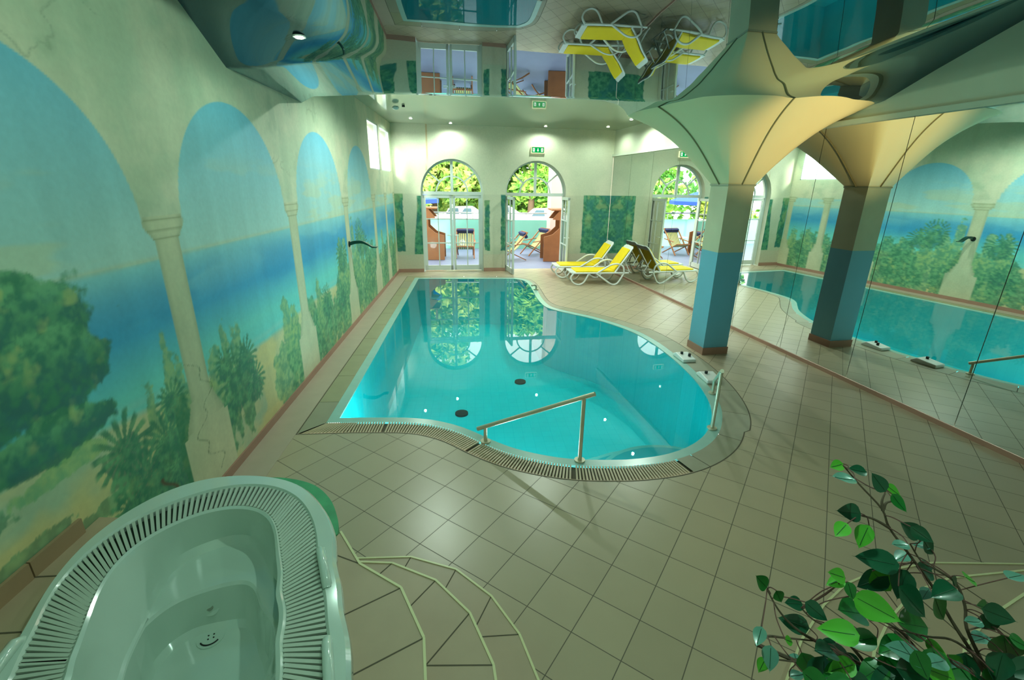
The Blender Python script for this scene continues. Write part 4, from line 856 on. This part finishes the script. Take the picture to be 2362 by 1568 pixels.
# trees
bark = pm('bark', (96, 78, 58), .9, .2, 4)
def leafmat(name, a, b):
    m, nt, out = nodes(name); N = nt.nodes.new; L = nt.links.new; bs = N('ShaderNodeBsdfPrincipled'); bs.inputs['Roughness'].default_value = .6
    tc = N('ShaderNodeTexCoord'); no = N('ShaderNodeTexNoise'); no.inputs['Scale'].default_value = 1.4; no.inputs['Detail'].default_value = 6; L(tc.outputs['Object'], no.inputs['Vector'])
    r = N('ShaderNodeValToRGB'); r.color_ramp.elements[0].color = (*lin(a), 1); r.color_ramp.elements[1].color = (*lin(b), 1); r.color_ramp.elements[0].position = .35; r.color_ramp.elements[1].position = .65
    L(no.outputs[0], r.inputs[0]); L(r.outputs[0], bs.inputs['Base Color']); L(bs.outputs[0], out.inputs[0]); return m
lm = [leafmat('foliage_a', (60, 130, 40), (190, 214, 90)), leafmat('foliage_b', (60, 134, 44), (168, 212, 90)), leafmat('foliage_c', (84, 146, 50), (206, 220, 110))]
def tree(x, y, h, w, m_, label, z0=-.4, dens=1500, lo=.25, leaf=.34):
    t = thing('leafy_tree', (x, y, z0), label, 'tree', 'trees beyond the parking' if y > 25 else None)
    mb = MB(); mb.tube([(x, y, z0), (x + .1, y, z0 + h * .35), (x - .1, y, z0 + h * .7)], [w * .09, w * .06, w * .03], 10); mb.build('trunk', bark, t, smooth=True)
    rr = np.random.RandomState(int(abs(x * 13 + y * 7))); cs = [(rr.uniform(-.6, .6) * w, rr.uniform(-.5, .5) * w, h * rr.uniform(lo, .95), w * rr.uniform(.25, .5)) for _ in range(16)]
    mb = MB()
    for k in range(dens):
        cx, cy, cz, r = cs[k % 16]; u = Vector(rr.normal(size=3)).normalized() * (r * rr.uniform(.7, 1.0)); P = Vector((x + cx, y + cy, z0 + cz)) + u; a = Vector(rr.normal(size=3)).normalized(); b = a.orthogonal().normalized(); s = leaf * rr.uniform(.6, 1.2)
        mb.add([P - a * s, P + b * s * .5, P + a * s, P - b * s * .5], [(0, 1, 2, 3)])
    mb.build('crown', m_, t)
tl = ['at the left edge of the left fanlight', 'filling the left half of the left fanlight', 'filling the right half of the left fanlight', 'between the two fanlights', 'in the left half of the right fanlight', 'right of the middle bar of the right fanlight', 'behind the pinkish wing wall', 'beyond the wing wall, farthest right']
for k in range(8):
    x = -9.5 + 3.4 * k; tree(x, 34 + (k % 2) * 3, 9 + (k * 7 % 3), 3.0, lm[k % 3], 'tree beyond the parking ' + tl[k], dens=4200, lo=.10, leaf=.34)
for k in range(7):
    tree(-9 + 4.2 * k, 44, 12, 4.2, lm[(k + 1) % 3], 'taller tree in the back row, ' + ['farthest left', 'second from the left', 'third from the left', 'in the middle', 'third from the right', 'second from the right', 'farthest right'][k], dens=2600, lo=.1, leaf=.5)
for k, (x, y, lb) in enumerate(((-6.5, 22, 'bushy tree left of the terrace, seen in the mirrored doorway'), (-10.5, 25.5, 'second bushy tree left of the terrace, seen in the mirrored doorway'), (-4.2, 24.5, 'bushy tree behind the blue parasol'))):
    tree(x, y, 5.2, 2.1, lm[(k + 1) % 2], lb, dens=1800, lo=.12, leaf=.2)
# ================================================================== ficus in the foreground
LEAVES=[
([0.9042,0.9301,1.7707],[-0.978,-0.181,-0.105],[0.208,-0.77,-0.603],0.0427,'l'),
([0.8154,0.8122,1.8187],[-0.995,0.014,0.099],[-0.024,-0.995,-0.101],0.0567,'w'),
([0.8887,0.856,1.8082],[-0.979,0.138,0.149],[-0.191,-0.874,-0.447],0.0436,'d'),
([0.9036,0.8125,1.8064],[-0.552,0.392,0.736],[-0.82,-0.095,-0.564],0.0496,'d'),
([1.0913,0.9386,1.6832],[0.731,-0.423,-0.536],[0.68,0.395,0.617],0.0401,'l'),
([1.0312,0.8648,1.7043],[0.352,-0.646,-0.677],[0.931,0.166,0.326],0.0457,'m'),
([0.8789,0.8356,1.7078],[-0.98,-0.019,0.2],[-0.142,-0.639,-0.756],0.0641,'d'),
([0.8142,0.7815,1.7061],[-0.841,-0.422,-0.34],[0.511,-0.825,-0.24],0.0494,'l'),
([0.927,0.8284,1.6406],[-0.341,-0.168,-0.925],[0.397,-0.918,0.021],0.0611,'l'),
([1.0372,0.824,1.6591],[-0.808,0.264,0.526],[-0.588,-0.298,-0.752],0.0611,'d'),
([1.0217,0.7862,1.6793],[0.67,-0.603,-0.434],[0.622,0.136,0.771],0.0469,'d'),
([1.1288,0.8455,1.5822],[0.629,-0.026,-0.777],[0.736,0.341,0.585],0.0554,'d'),
([0.9746,0.7837,1.653],[-1.0,-0.016,0.018],[0.015,-0.996,-0.089],0.0431,'w'),
([1.1131,0.88,1.518],[-0.95,-0.307,-0.056],[0.307,-0.952,0.007],0.0579,'w'),
([1.0048,0.8463,1.5447],[-0.909,0.415,-0.042],[-0.344,-0.801,-0.49],0.094,'d'),
([1.1236,0.8553,1.5759],[-0.973,0.221,-0.062],[-0.212,-0.969,-0.124],0.0387,'w'),
([1.1123,0.8245,1.5292],[-0.927,-0.03,0.374],[-0.198,-0.807,-0.557],0.068,'d'),
([1.1109,0.8176,1.551],[0.845,0.044,-0.532],[0.137,0.945,0.297],0.0378,'d'),
([0.7916,0.7402,1.6219],[-0.933,0.026,0.359],[-0.268,-0.716,-0.645],0.0488,'l'),
([0.8112,0.7554,1.5847],[-0.936,0.012,-0.353],[0.139,-0.906,-0.4],0.0424,'l'),
([1.0309,0.8631,1.4594],[-0.832,0.114,-0.543],[0.217,-0.835,-0.506],0.0799,'d'),
([1.0577,0.8629,1.4578],[0.699,-0.108,-0.706],[0.7,-0.097,0.708],0.089,'l'),
([1.0533,0.8115,1.5016],[-0.169,-0.144,-0.975],[0.428,-0.902,0.059],0.0801,'d'),
([0.8732,0.7715,1.5375],[0.14,-0.525,-0.84],[0.966,-0.116,0.233],0.0398,'m'),
([0.7079,0.8483,1.4975],[-0.693,0.027,0.72],[-0.653,-0.447,-0.612],0.0552,'m'),
([0.7114,0.7899,1.515],[0.483,0.053,-0.874],[0.874,0.024,0.485],0.0402,'m'),
([0.7808,0.8149,1.4574],[-0.977,-0.05,0.209],[-0.068,-0.85,-0.522],0.0504,'d'),
([0.7845,0.7558,1.4995],[0.706,-0.512,-0.489],[0.707,0.468,0.53],0.0553,'d'),
([0.8066,0.8264,1.3769],[-0.882,0.47,0.023],[-0.346,-0.615,-0.708],0.0695,'d'),
([0.9014,0.7805,1.4593],[-0.892,-0.19,0.409],[0.052,-0.944,-0.326],0.1029,'m'),
([0.9174,0.7424,1.514],[0.788,-0.573,-0.225],[0.513,0.41,0.754],0.0942,'l'),
([1.0138,0.7498,1.5174],[0.627,-0.335,-0.703],[0.765,0.436,0.475],0.0914,'d'),
([1.0413,0.7162,1.5341],[0.493,-0.067,-0.868],[0.828,0.343,0.443],0.0731,'m'),
([1.0386,0.7145,1.5822],[-0.979,-0.205,-0.007],[0.2,-0.949,-0.242],0.0757,'d'),
([1.096,0.743,1.5707],[0.492,-0.058,-0.869],[0.714,0.598,0.364],0.0469,'d'),
([1.1582,0.833,1.4402],[-0.83,-0.458,-0.319],[0.477,-0.879,0.023],0.044,'w'),
([1.1319,0.8115,1.3598],[0.954,0.048,-0.295],[0.15,0.778,0.61],0.1146,'m'),
([0.8018,0.7067,1.4922],[-0.937,0.336,-0.101],[-0.261,-0.861,-0.436],0.0834,'l'),
([0.9184,0.7527,1.4002],[-0.887,0.214,-0.409],[0.012,-0.875,-0.484],0.0737,'m'),
([0.98,0.7237,1.4039],[-0.982,-0.145,-0.119],[0.165,-0.969,-0.182],0.0921,'m'),
([0.6282,0.7197,1.4792],[-0.504,-0.562,-0.656],[0.69,-0.719,0.087],0.0418,'w'),
([0.6671,0.7181,1.41],[-0.198,-0.486,-0.851],[0.66,-0.708,0.251],0.0544,'w'),
([0.6865,0.7562,1.3364],[-0.335,-0.117,-0.935],[0.729,-0.661,-0.178],0.0411,'l'),
([0.6991,0.7155,1.464],[0.829,0.127,-0.545],[0.208,0.834,0.511],0.0306,'l'),
([0.7892,0.7813,1.3142],[-0.96,0.269,-0.078],[-0.244,-0.941,-0.235],0.034,'w'),
([0.8964,0.799,1.3084],[-0.969,-0.105,0.225],[-0.003,-0.902,-0.431],0.0827,'d'),
([0.8018,0.7523,1.3307],[0.494,-0.207,-0.845],[0.842,-0.127,0.524],0.0745,'m'),
([0.8605,0.7346,1.3176],[0.131,-0.589,-0.797],[0.989,0.022,0.146],0.074,'m'),
([0.961,0.7962,1.2671],[-0.907,0.333,0.255],[-0.418,-0.771,-0.479],0.0662,'d'),
([0.9641,0.785,1.2369],[0.49,-0.289,-0.822],[0.744,0.631,0.222],0.0617,'l'),
([0.9824,0.7134,1.3508],[-0.884,0.371,-0.284],[-0.287,-0.911,-0.297],0.1008,'m'),
([0.9771,0.6624,1.4361],[0.316,-0.45,-0.835],[0.915,-0.087,0.393],0.0638,'m'),
([0.8055,0.7754,1.2604],[0.999,0.043,-0.027],[-0.044,0.999,-0.006],0.043,'w'),
([1.1984,0.7869,1.5319],[0.837,0.089,-0.54],[0.063,0.964,0.258],0.0538,'l'),
([1.3136,0.783,1.5379],[0.987,0.149,-0.063],[-0.15,0.989,-0.014],0.054,'w'),
([1.1903,0.7401,1.5002],[-0.901,-0.158,0.403],[-0.187,-0.696,-0.693],0.0482,'m'),
([1.2438,0.7506,1.4339],[0.692,-0.015,-0.722],[0.691,-0.275,0.668],0.0787,'d'),
([1.1483,0.6865,1.5412],[0.925,-0.25,-0.288],[0.374,0.455,0.808],0.0678,'d'),
([1.2514,0.7552,1.3705],[-0.985,-0.159,0.066],[0.166,-0.981,0.101],0.0635,'w'),
([1.2813,0.7255,1.3795],[0.487,0.018,-0.873],[0.751,-0.518,0.409],0.1033,'m'),
([1.2459,0.6901,1.4431],[0.85,-0.293,-0.438],[0.487,0.756,0.438],0.0471,'m'),
([1.2019,0.7528,1.2972],[0.637,-0.167,-0.753],[0.745,-0.118,0.656],0.0645,'l'),
([1.171,0.7321,1.4619],[-0.997,0.072,-0.012],[-0.071,-0.994,-0.081],0.0443,'w'),
([1.097,0.7297,1.3854],[0.666,-0.611,-0.428],[0.745,0.518,0.419],0.049,'l'),
([1.0771,0.7897,1.3423],[0.855,-0.028,-0.517],[0.193,0.944,0.268],0.052,'d'),
([0.9317,0.7132,1.3457],[-0.873,-0.179,-0.454],[0.231,-0.971,-0.062],0.0805,'m'),
([1.132,0.7251,1.3039],[0.936,-0.12,-0.332],[0.292,0.79,0.539],0.0751,'d'),
([1.1081,0.668,1.3508],[-0.904,0.162,-0.396],[-0.009,-0.933,-0.361],0.0861,'m'),
([0.7543,0.6722,1.3811],[0.741,-0.375,-0.557],[0.63,0.676,0.383],0.0833,'m'),
([1.021,0.706,1.2942],[0.92,-0.278,-0.277],[0.377,0.823,0.424],0.0981,'m'),
([0.9456,0.7424,1.2377],[-0.909,0.318,-0.27],[-0.172,-0.876,-0.451],0.0936,'d'),
([1.1999,0.6639,1.3474],[0.493,-0.075,-0.867],[0.673,0.665,0.325],0.0865,'m'),
([1.2427,0.6646,1.3928],[-0.805,0.196,-0.56],[0.162,-0.834,-0.527],0.0701,'d'),
([0.8431,0.7059,1.3446],[-0.174,-0.186,-0.967],[0.327,-0.937,0.121],0.0846,'w'),
([0.8625,0.695,1.3443],[-0.907,0.336,0.255],[-0.414,-0.602,-0.683],0.0906,'d'),
([1.0108,0.6749,1.359],[-0.771,-0.145,-0.62],[0.399,-0.869,-0.293],0.0589,'d'),
([0.8911,0.7541,1.2625],[-0.942,-0.171,-0.287],[0.264,-0.909,-0.323],0.1029,'m'),
([1.2454,0.6553,1.3694],[-0.201,-0.576,-0.792],[0.554,-0.734,0.393],0.0922,'d'),
([1.2762,0.6905,1.3434],[0.436,-0.603,-0.668],[0.9,0.271,0.342],0.0887,'d'),
([0.7934,0.6651,1.3912],[-0.906,0.155,-0.394],[0.009,-0.924,-0.382],0.0609,'m'),
([0.8712,0.7299,1.3023],[-0.83,0.534,0.164],[-0.534,-0.674,-0.51],0.0782,'m'),
([1.1682,0.7335,1.3039],[-0.999,-0.033,0.024],[0.033,-0.999,0.005],0.0978,'w'),
([0.9122,0.7477,1.2806],[-0.999,0.044,-0.002],[-0.037,-0.862,-0.505],0.0969,'d'),
([1.1403,0.755,1.2642],[0.416,-0.666,-0.62],[0.876,0.109,0.47],0.0813,'m'),
([1.1965,0.6732,1.3924],[-0.178,-0.226,-0.958],[0.648,-0.76,0.059],0.0727,'d'),
([0.989,0.7105,1.2813],[-0.924,-0.304,-0.231],[0.322,-0.946,-0.041],0.0772,'w'),
([0.8095,0.7107,1.3375],[-0.199,-0.525,-0.827],[0.621,-0.721,0.308],0.0993,'d'),
([0.9827,0.6763,1.3906],[0.936,-0.079,-0.344],[0.269,0.79,0.551],0.0864,'d'),
([1.0335,0.6663,1.399],[-0.929,0.214,0.3],[-0.364,-0.666,-0.651],0.0812,'l'),
([0.9174,0.776,1.2874],[0.45,-0.55,-0.703],[0.864,0.468,0.187],0.1042,'w'),
([1.0225,0.6707,1.4259],[-0.989,-0.134,0.058],[0.129,-0.987,-0.091],0.0609,'w'),
([0.8319,0.6997,1.3889],[-0.933,0.032,-0.359],[0.106,-0.928,-0.358],0.0643,'l'),
([1.0936,0.7374,1.2791],[-0.886,-0.212,0.413],[0.039,-0.921,-0.389],0.0737,'l'),
([1.1815,0.7585,1.2073],[-0.775,-0.262,-0.575],[0.511,-0.794,-0.327],0.0879,'l'),
([0.9166,0.7213,1.2897],[-0.913,0.39,-0.12],[-0.319,-0.865,-0.387],0.0683,'m'),
([1.146,0.6607,1.3671],[0.735,0.089,-0.673],[0.059,0.979,0.194],0.0768,'d'),
([1.3018,0.7367,1.2593],[0.93,0.001,-0.366],[0.252,0.723,0.643],0.066,'m'),
([0.9672,0.6949,1.3233],[-0.911,0.321,0.26],[-0.412,-0.753,-0.513],0.0855,'m'),
([1.2471,0.7507,1.2713],[-0.202,-0.631,-0.749],[0.646,-0.66,0.382],0.0759,'d'),
([1.253,0.6686,1.3283],[-0.881,0.42,0.219],[-0.454,-0.616,-0.644],0.0741,'m'),
([1.0686,0.6957,1.3719],[-0.201,-0.595,-0.778],[0.831,-0.524,0.185],0.0826,'m'),
([0.8183,0.7001,1.369],[-0.944,-0.139,-0.3],[0.249,-0.895,-0.369],0.0638,'m'),
([1.1899,0.7238,1.2462],[0.494,-0.207,-0.844],[0.856,-0.057,0.515],0.0647,'l'),
([0.896,0.7013,1.3098],[-0.766,-0.386,-0.515],[0.424,-0.904,0.046],0.0771,'w'),
([1.2571,0.6688,1.3266],[-0.981,-0.178,0.073],[0.144,-0.93,-0.338],0.065,'m'),
([0.7915,0.7146,1.4248],[-0.891,-0.196,0.41],[0.142,-0.977,-0.158],0.0755,'d'),
([1.2118,0.6811,1.3473],[0.495,-0.173,-0.852],[0.74,-0.43,0.517],0.0647,'m'),
([1.0401,0.725,1.3623],[-0.895,0.378,0.237],[-0.427,-0.878,-0.214],0.0677,'w'),
([0.9482,0.6928,1.3501],[-0.93,0.047,-0.364],[0.063,-0.957,-0.284],0.081,'d'),
([1.1603,0.6989,1.2971],[-0.942,-0.177,-0.285],[0.233,-0.956,-0.178],0.0931,'m'),
([0.9683,0.6911,1.4345],[-0.908,0.333,0.256],[-0.37,-0.923,-0.109],0.0871,'w'),
]
STEMS=[
[(1.255, 0.713, 1.288), (1.217, 0.737, 1.349), (1.164, 0.769, 1.429), (1.123, 0.796, 1.5), (1.07, 0.825, 1.571), (1.016, 0.853, 1.64), (0.998, 0.869, 1.684), (0.944, 0.893, 1.74), (0.904, 0.912, 1.785)] ,
[(1.24, 0.729, 1.331), (1.203, 0.758, 1.408), (1.2, 0.776, 1.459), (1.177, 0.796, 1.514), (1.127, 0.811, 1.546), (1.093, 0.82, 1.564), (1.066, 0.836, 1.604)] ,
[(0.989, 0.731, 1.272), (0.924, 0.765, 1.356), (0.863, 0.786, 1.403), (0.824, 0.796, 1.424), (0.796, 0.807, 1.45)] ,
[(0.966, 0.745, 1.309), (0.831, 0.778, 1.373), (0.778, 0.794, 1.405), (0.74, 0.811, 1.445), (0.713, 0.829, 1.492)] ,
[(1.105, 0.734, 1.311), (1.086, 0.748, 1.347), (1.048, 0.766, 1.391), (1.002, 0.779, 1.42), (0.963, 0.784, 1.423)] ,
[(1.259, 0.719, 1.306), (1.217, 0.737, 1.349), (1.164, 0.753, 1.381), (1.102, 0.76, 1.388), (1.01, 0.775, 1.409)] ,
[(1.016, 0.853, 1.64), (0.978, 0.863, 1.66), (0.947, 0.868, 1.668)] ,
[(1.001, 0.868, 1.68), (0.998, 0.875, 1.702), (1.006, 0.881, 1.721)] ,
[(1.002, 0.869, 1.684), (1.009, 0.873, 1.699), (1.029, 0.873, 1.703)] ,
[(1.356, 0.701, 1.278), (1.318, 0.729, 1.351), (1.28, 0.751, 1.405), (1.241, 0.756, 1.412), (1.207, 0.757, 1.404)] ,
[(0.831, 0.778, 1.373), (0.758, 0.787, 1.379), (0.708, 0.792, 1.382), (0.685, 0.788, 1.363)] ,
[(0.969, 0.737, 1.287), (0.854, 0.757, 1.315), (0.738, 0.771, 1.328)] ,
[(1.24, 0.715, 1.291), (1.178, 0.73, 1.319), (1.144, 0.743, 1.348)] ,
]
pt = thing('potted_ficus', (1.62, .62, .51), 'artificial looking ficus with glossy green leaves in the lower right corner', 'plant')
mb = MB(); 
for st_ in STEMS:
    pts = catmull(st_, 4); n = len(pts); mb.tube(pts, [.0045 - .003 * abs(i / n - (0 if st_[0][2] < st_[-1][2] else 1)) for i in range(n)], 6)
root_ = Vector((1.60, .66, .95))
for st_ in STEMS:
    lo_ = min((st_[0], st_[-1]), key=lambda q: q[2]); q = Vector(lo_)
    if q.z < 1.42: mb.tube(catmull([tuple(root_), tuple(root_.lerp(q, .55) + Vector((.06, -.02, -.02))), tuple(q)], 5), .005, 6)
mb.tube([(1.62, .62, .74), tuple(root_)], [.014, .009], 8)
bm_ = mb
ss = [Vector(q) for st_ in STEMS for q in catmull(st_, 6)]
mb = MB(); LM = {'d': pm('leaf_dark', (22, 84, 56), .28, .2, 12, coat=.25), 'm': pm('leaf_mid', (28, 116, 44), .3, .2, 12, coat=.2), 'l': pm('leaf_light', (84, 176, 50), .38, .15, 12), 'w': pm('leaf_sheen', (96, 150, 132), .25, .15, 12, coat=.5)}
LMB = {k: MB() for k in LM}; pet = MB(); vein = MB()
for P, d, s, L_, c in LEAVES:
    P, d, s = Vector(P), Vector(d), Vector(s); nn = d.cross(s); m_ = LMB[c]; base = P - d * L_ / 2; n = 9; v = []
    fold = random.uniform(.1, .3); curl = random.uniform(-.25, .15)
    for i in range(n + 1):
        t = i / n; w = .37 * L_ * (math.sin(PI * min(1, t * 1.02) ** .8) ** .75) * (1 - .3 * t) + .0005; z = curl * L_ * (t - .3) ** 2
        ctr = base + d * (L_ * t) - nn * z; up_ = nn * (w * fold)
        v += [ctr - s * w + up_, ctr - s * w * .5 + up_ * .35, ctr, ctr + s * w * .5 + up_ * .35, ctr + s * w + up_]
    v.append(base + d * L_ * 1.1 - nn * curl * L_ * .5)
    m_.add(v, [(5 * i + k, 5 * i + k + 1, 5 * i + 6 + k, 5 * i + 5 + k) for i in range(n) for k in range(4)] + [(5 * n + k, 5 * n + k + 1, 5 * n + 5) for k in range(4)])
    vein.tube([v[5 * i + 2] + nn * .0006 for i in range(1, n)], .0006, 4)
    q = min(ss, key=lambda a: (a - base).length)
    if (q - base).length < .2: pet.tube(catmull([tuple(base), tuple(base.lerp(q, .5) - d * .01), tuple(q)], 4), .0014, 5)
LMB['d'].build('foliage', LM['d'], pt, smooth=True, ang=60, extra=[(LMB[k], LM[k]) for k in 'mlw'] + [(vein, pm('leaf_vein', (20, 70, 40), .5))])
bm_.build('branches', pm('ficus_bark', (96, 82, 66), .8, .2, 20), pt, smooth=True, extra=[(pet, pm('twig_bark', (104, 70, 62), .8, .2, 20))])
mb = MB(); mb.cyl((1.62, .62, .63), .11, .24, 28, r2=.14); mb.build('pot', pm('plant_pot', (150, 90, 66), .6), pt, smooth=True); mb = MB(); mb.cyl((1.62, .62, .745), .125, .02, 24); mb.build('soil', pm('soil', (60, 46, 36), .95), pt)
# ================================================================== light
w = bpy.data.worlds.new('world'); SC.world = w; w.use_nodes = True; nt = w.node_tree; bg = nt.nodes['Background']; bg.inputs[0].default_value = (.93, 1.0, .96, 1); bg.inputs[1].default_value = WS
su = bpy.data.lights.new('sun', 'SUN'); su.energy = SUN; su.angle = math.radians(12); su.color = (1, .97, .86); so = bpy.data.objects.new('sun', su); COL.objects.link(so)
so.rotation_euler = Vector((.5, 1.6, -.6)).to_track_quat('-Z', 'Y').to_euler()
def area(name, loc, tgt, sx, sy, e, col):
    l = bpy.data.lights.new(name, 'AREA'); l.shape = 'RECTANGLE'; l.size = sx; l.size_y = sy; l.energy = e; l.color = col; o = bpy.data.objects.new(name, l); COL.objects.link(o); o.location = loc
    o.rotation_euler = (Vector(tgt) - Vector(loc)).to_track_quat('-Z', 'Y').to_euler(); return o

for x, y in ((-1.2, 4.78), (-.5, 4.72), (.35, 4.12), (1.0, 3.85)):  # added fill lights without fixtures, out of sight, to brighten the pool
    l = bpy.data.lights.new('underwater_fill', 'POINT'); l.energy = 12; l.color = (.8, 1, 1); l.shadow_soft_size = .15; o = bpy.data.objects.new('underwater_fill', l); COL.objects.link(o); o.location = (x, y, -.35)

wl_ = bpy.data.lights.new('vault_spot', 'SPOT'); wl_.energy = 85; wl_.color = (1, .78, .38); wl_.spot_size = math.radians(58); wl_.spot_blend = .8; wl_.shadow_soft_size = .03
wo = bpy.data.objects.new('vault_spot', wl_); COL.objects.link(wo); wo.location = (4.55, 4.3, 2.3); wo.rotation_euler = (Vector((4.1, 6.2, 3.2)) - Vector(wo.location)).to_track_quat('-Z', 'Y').to_euler()
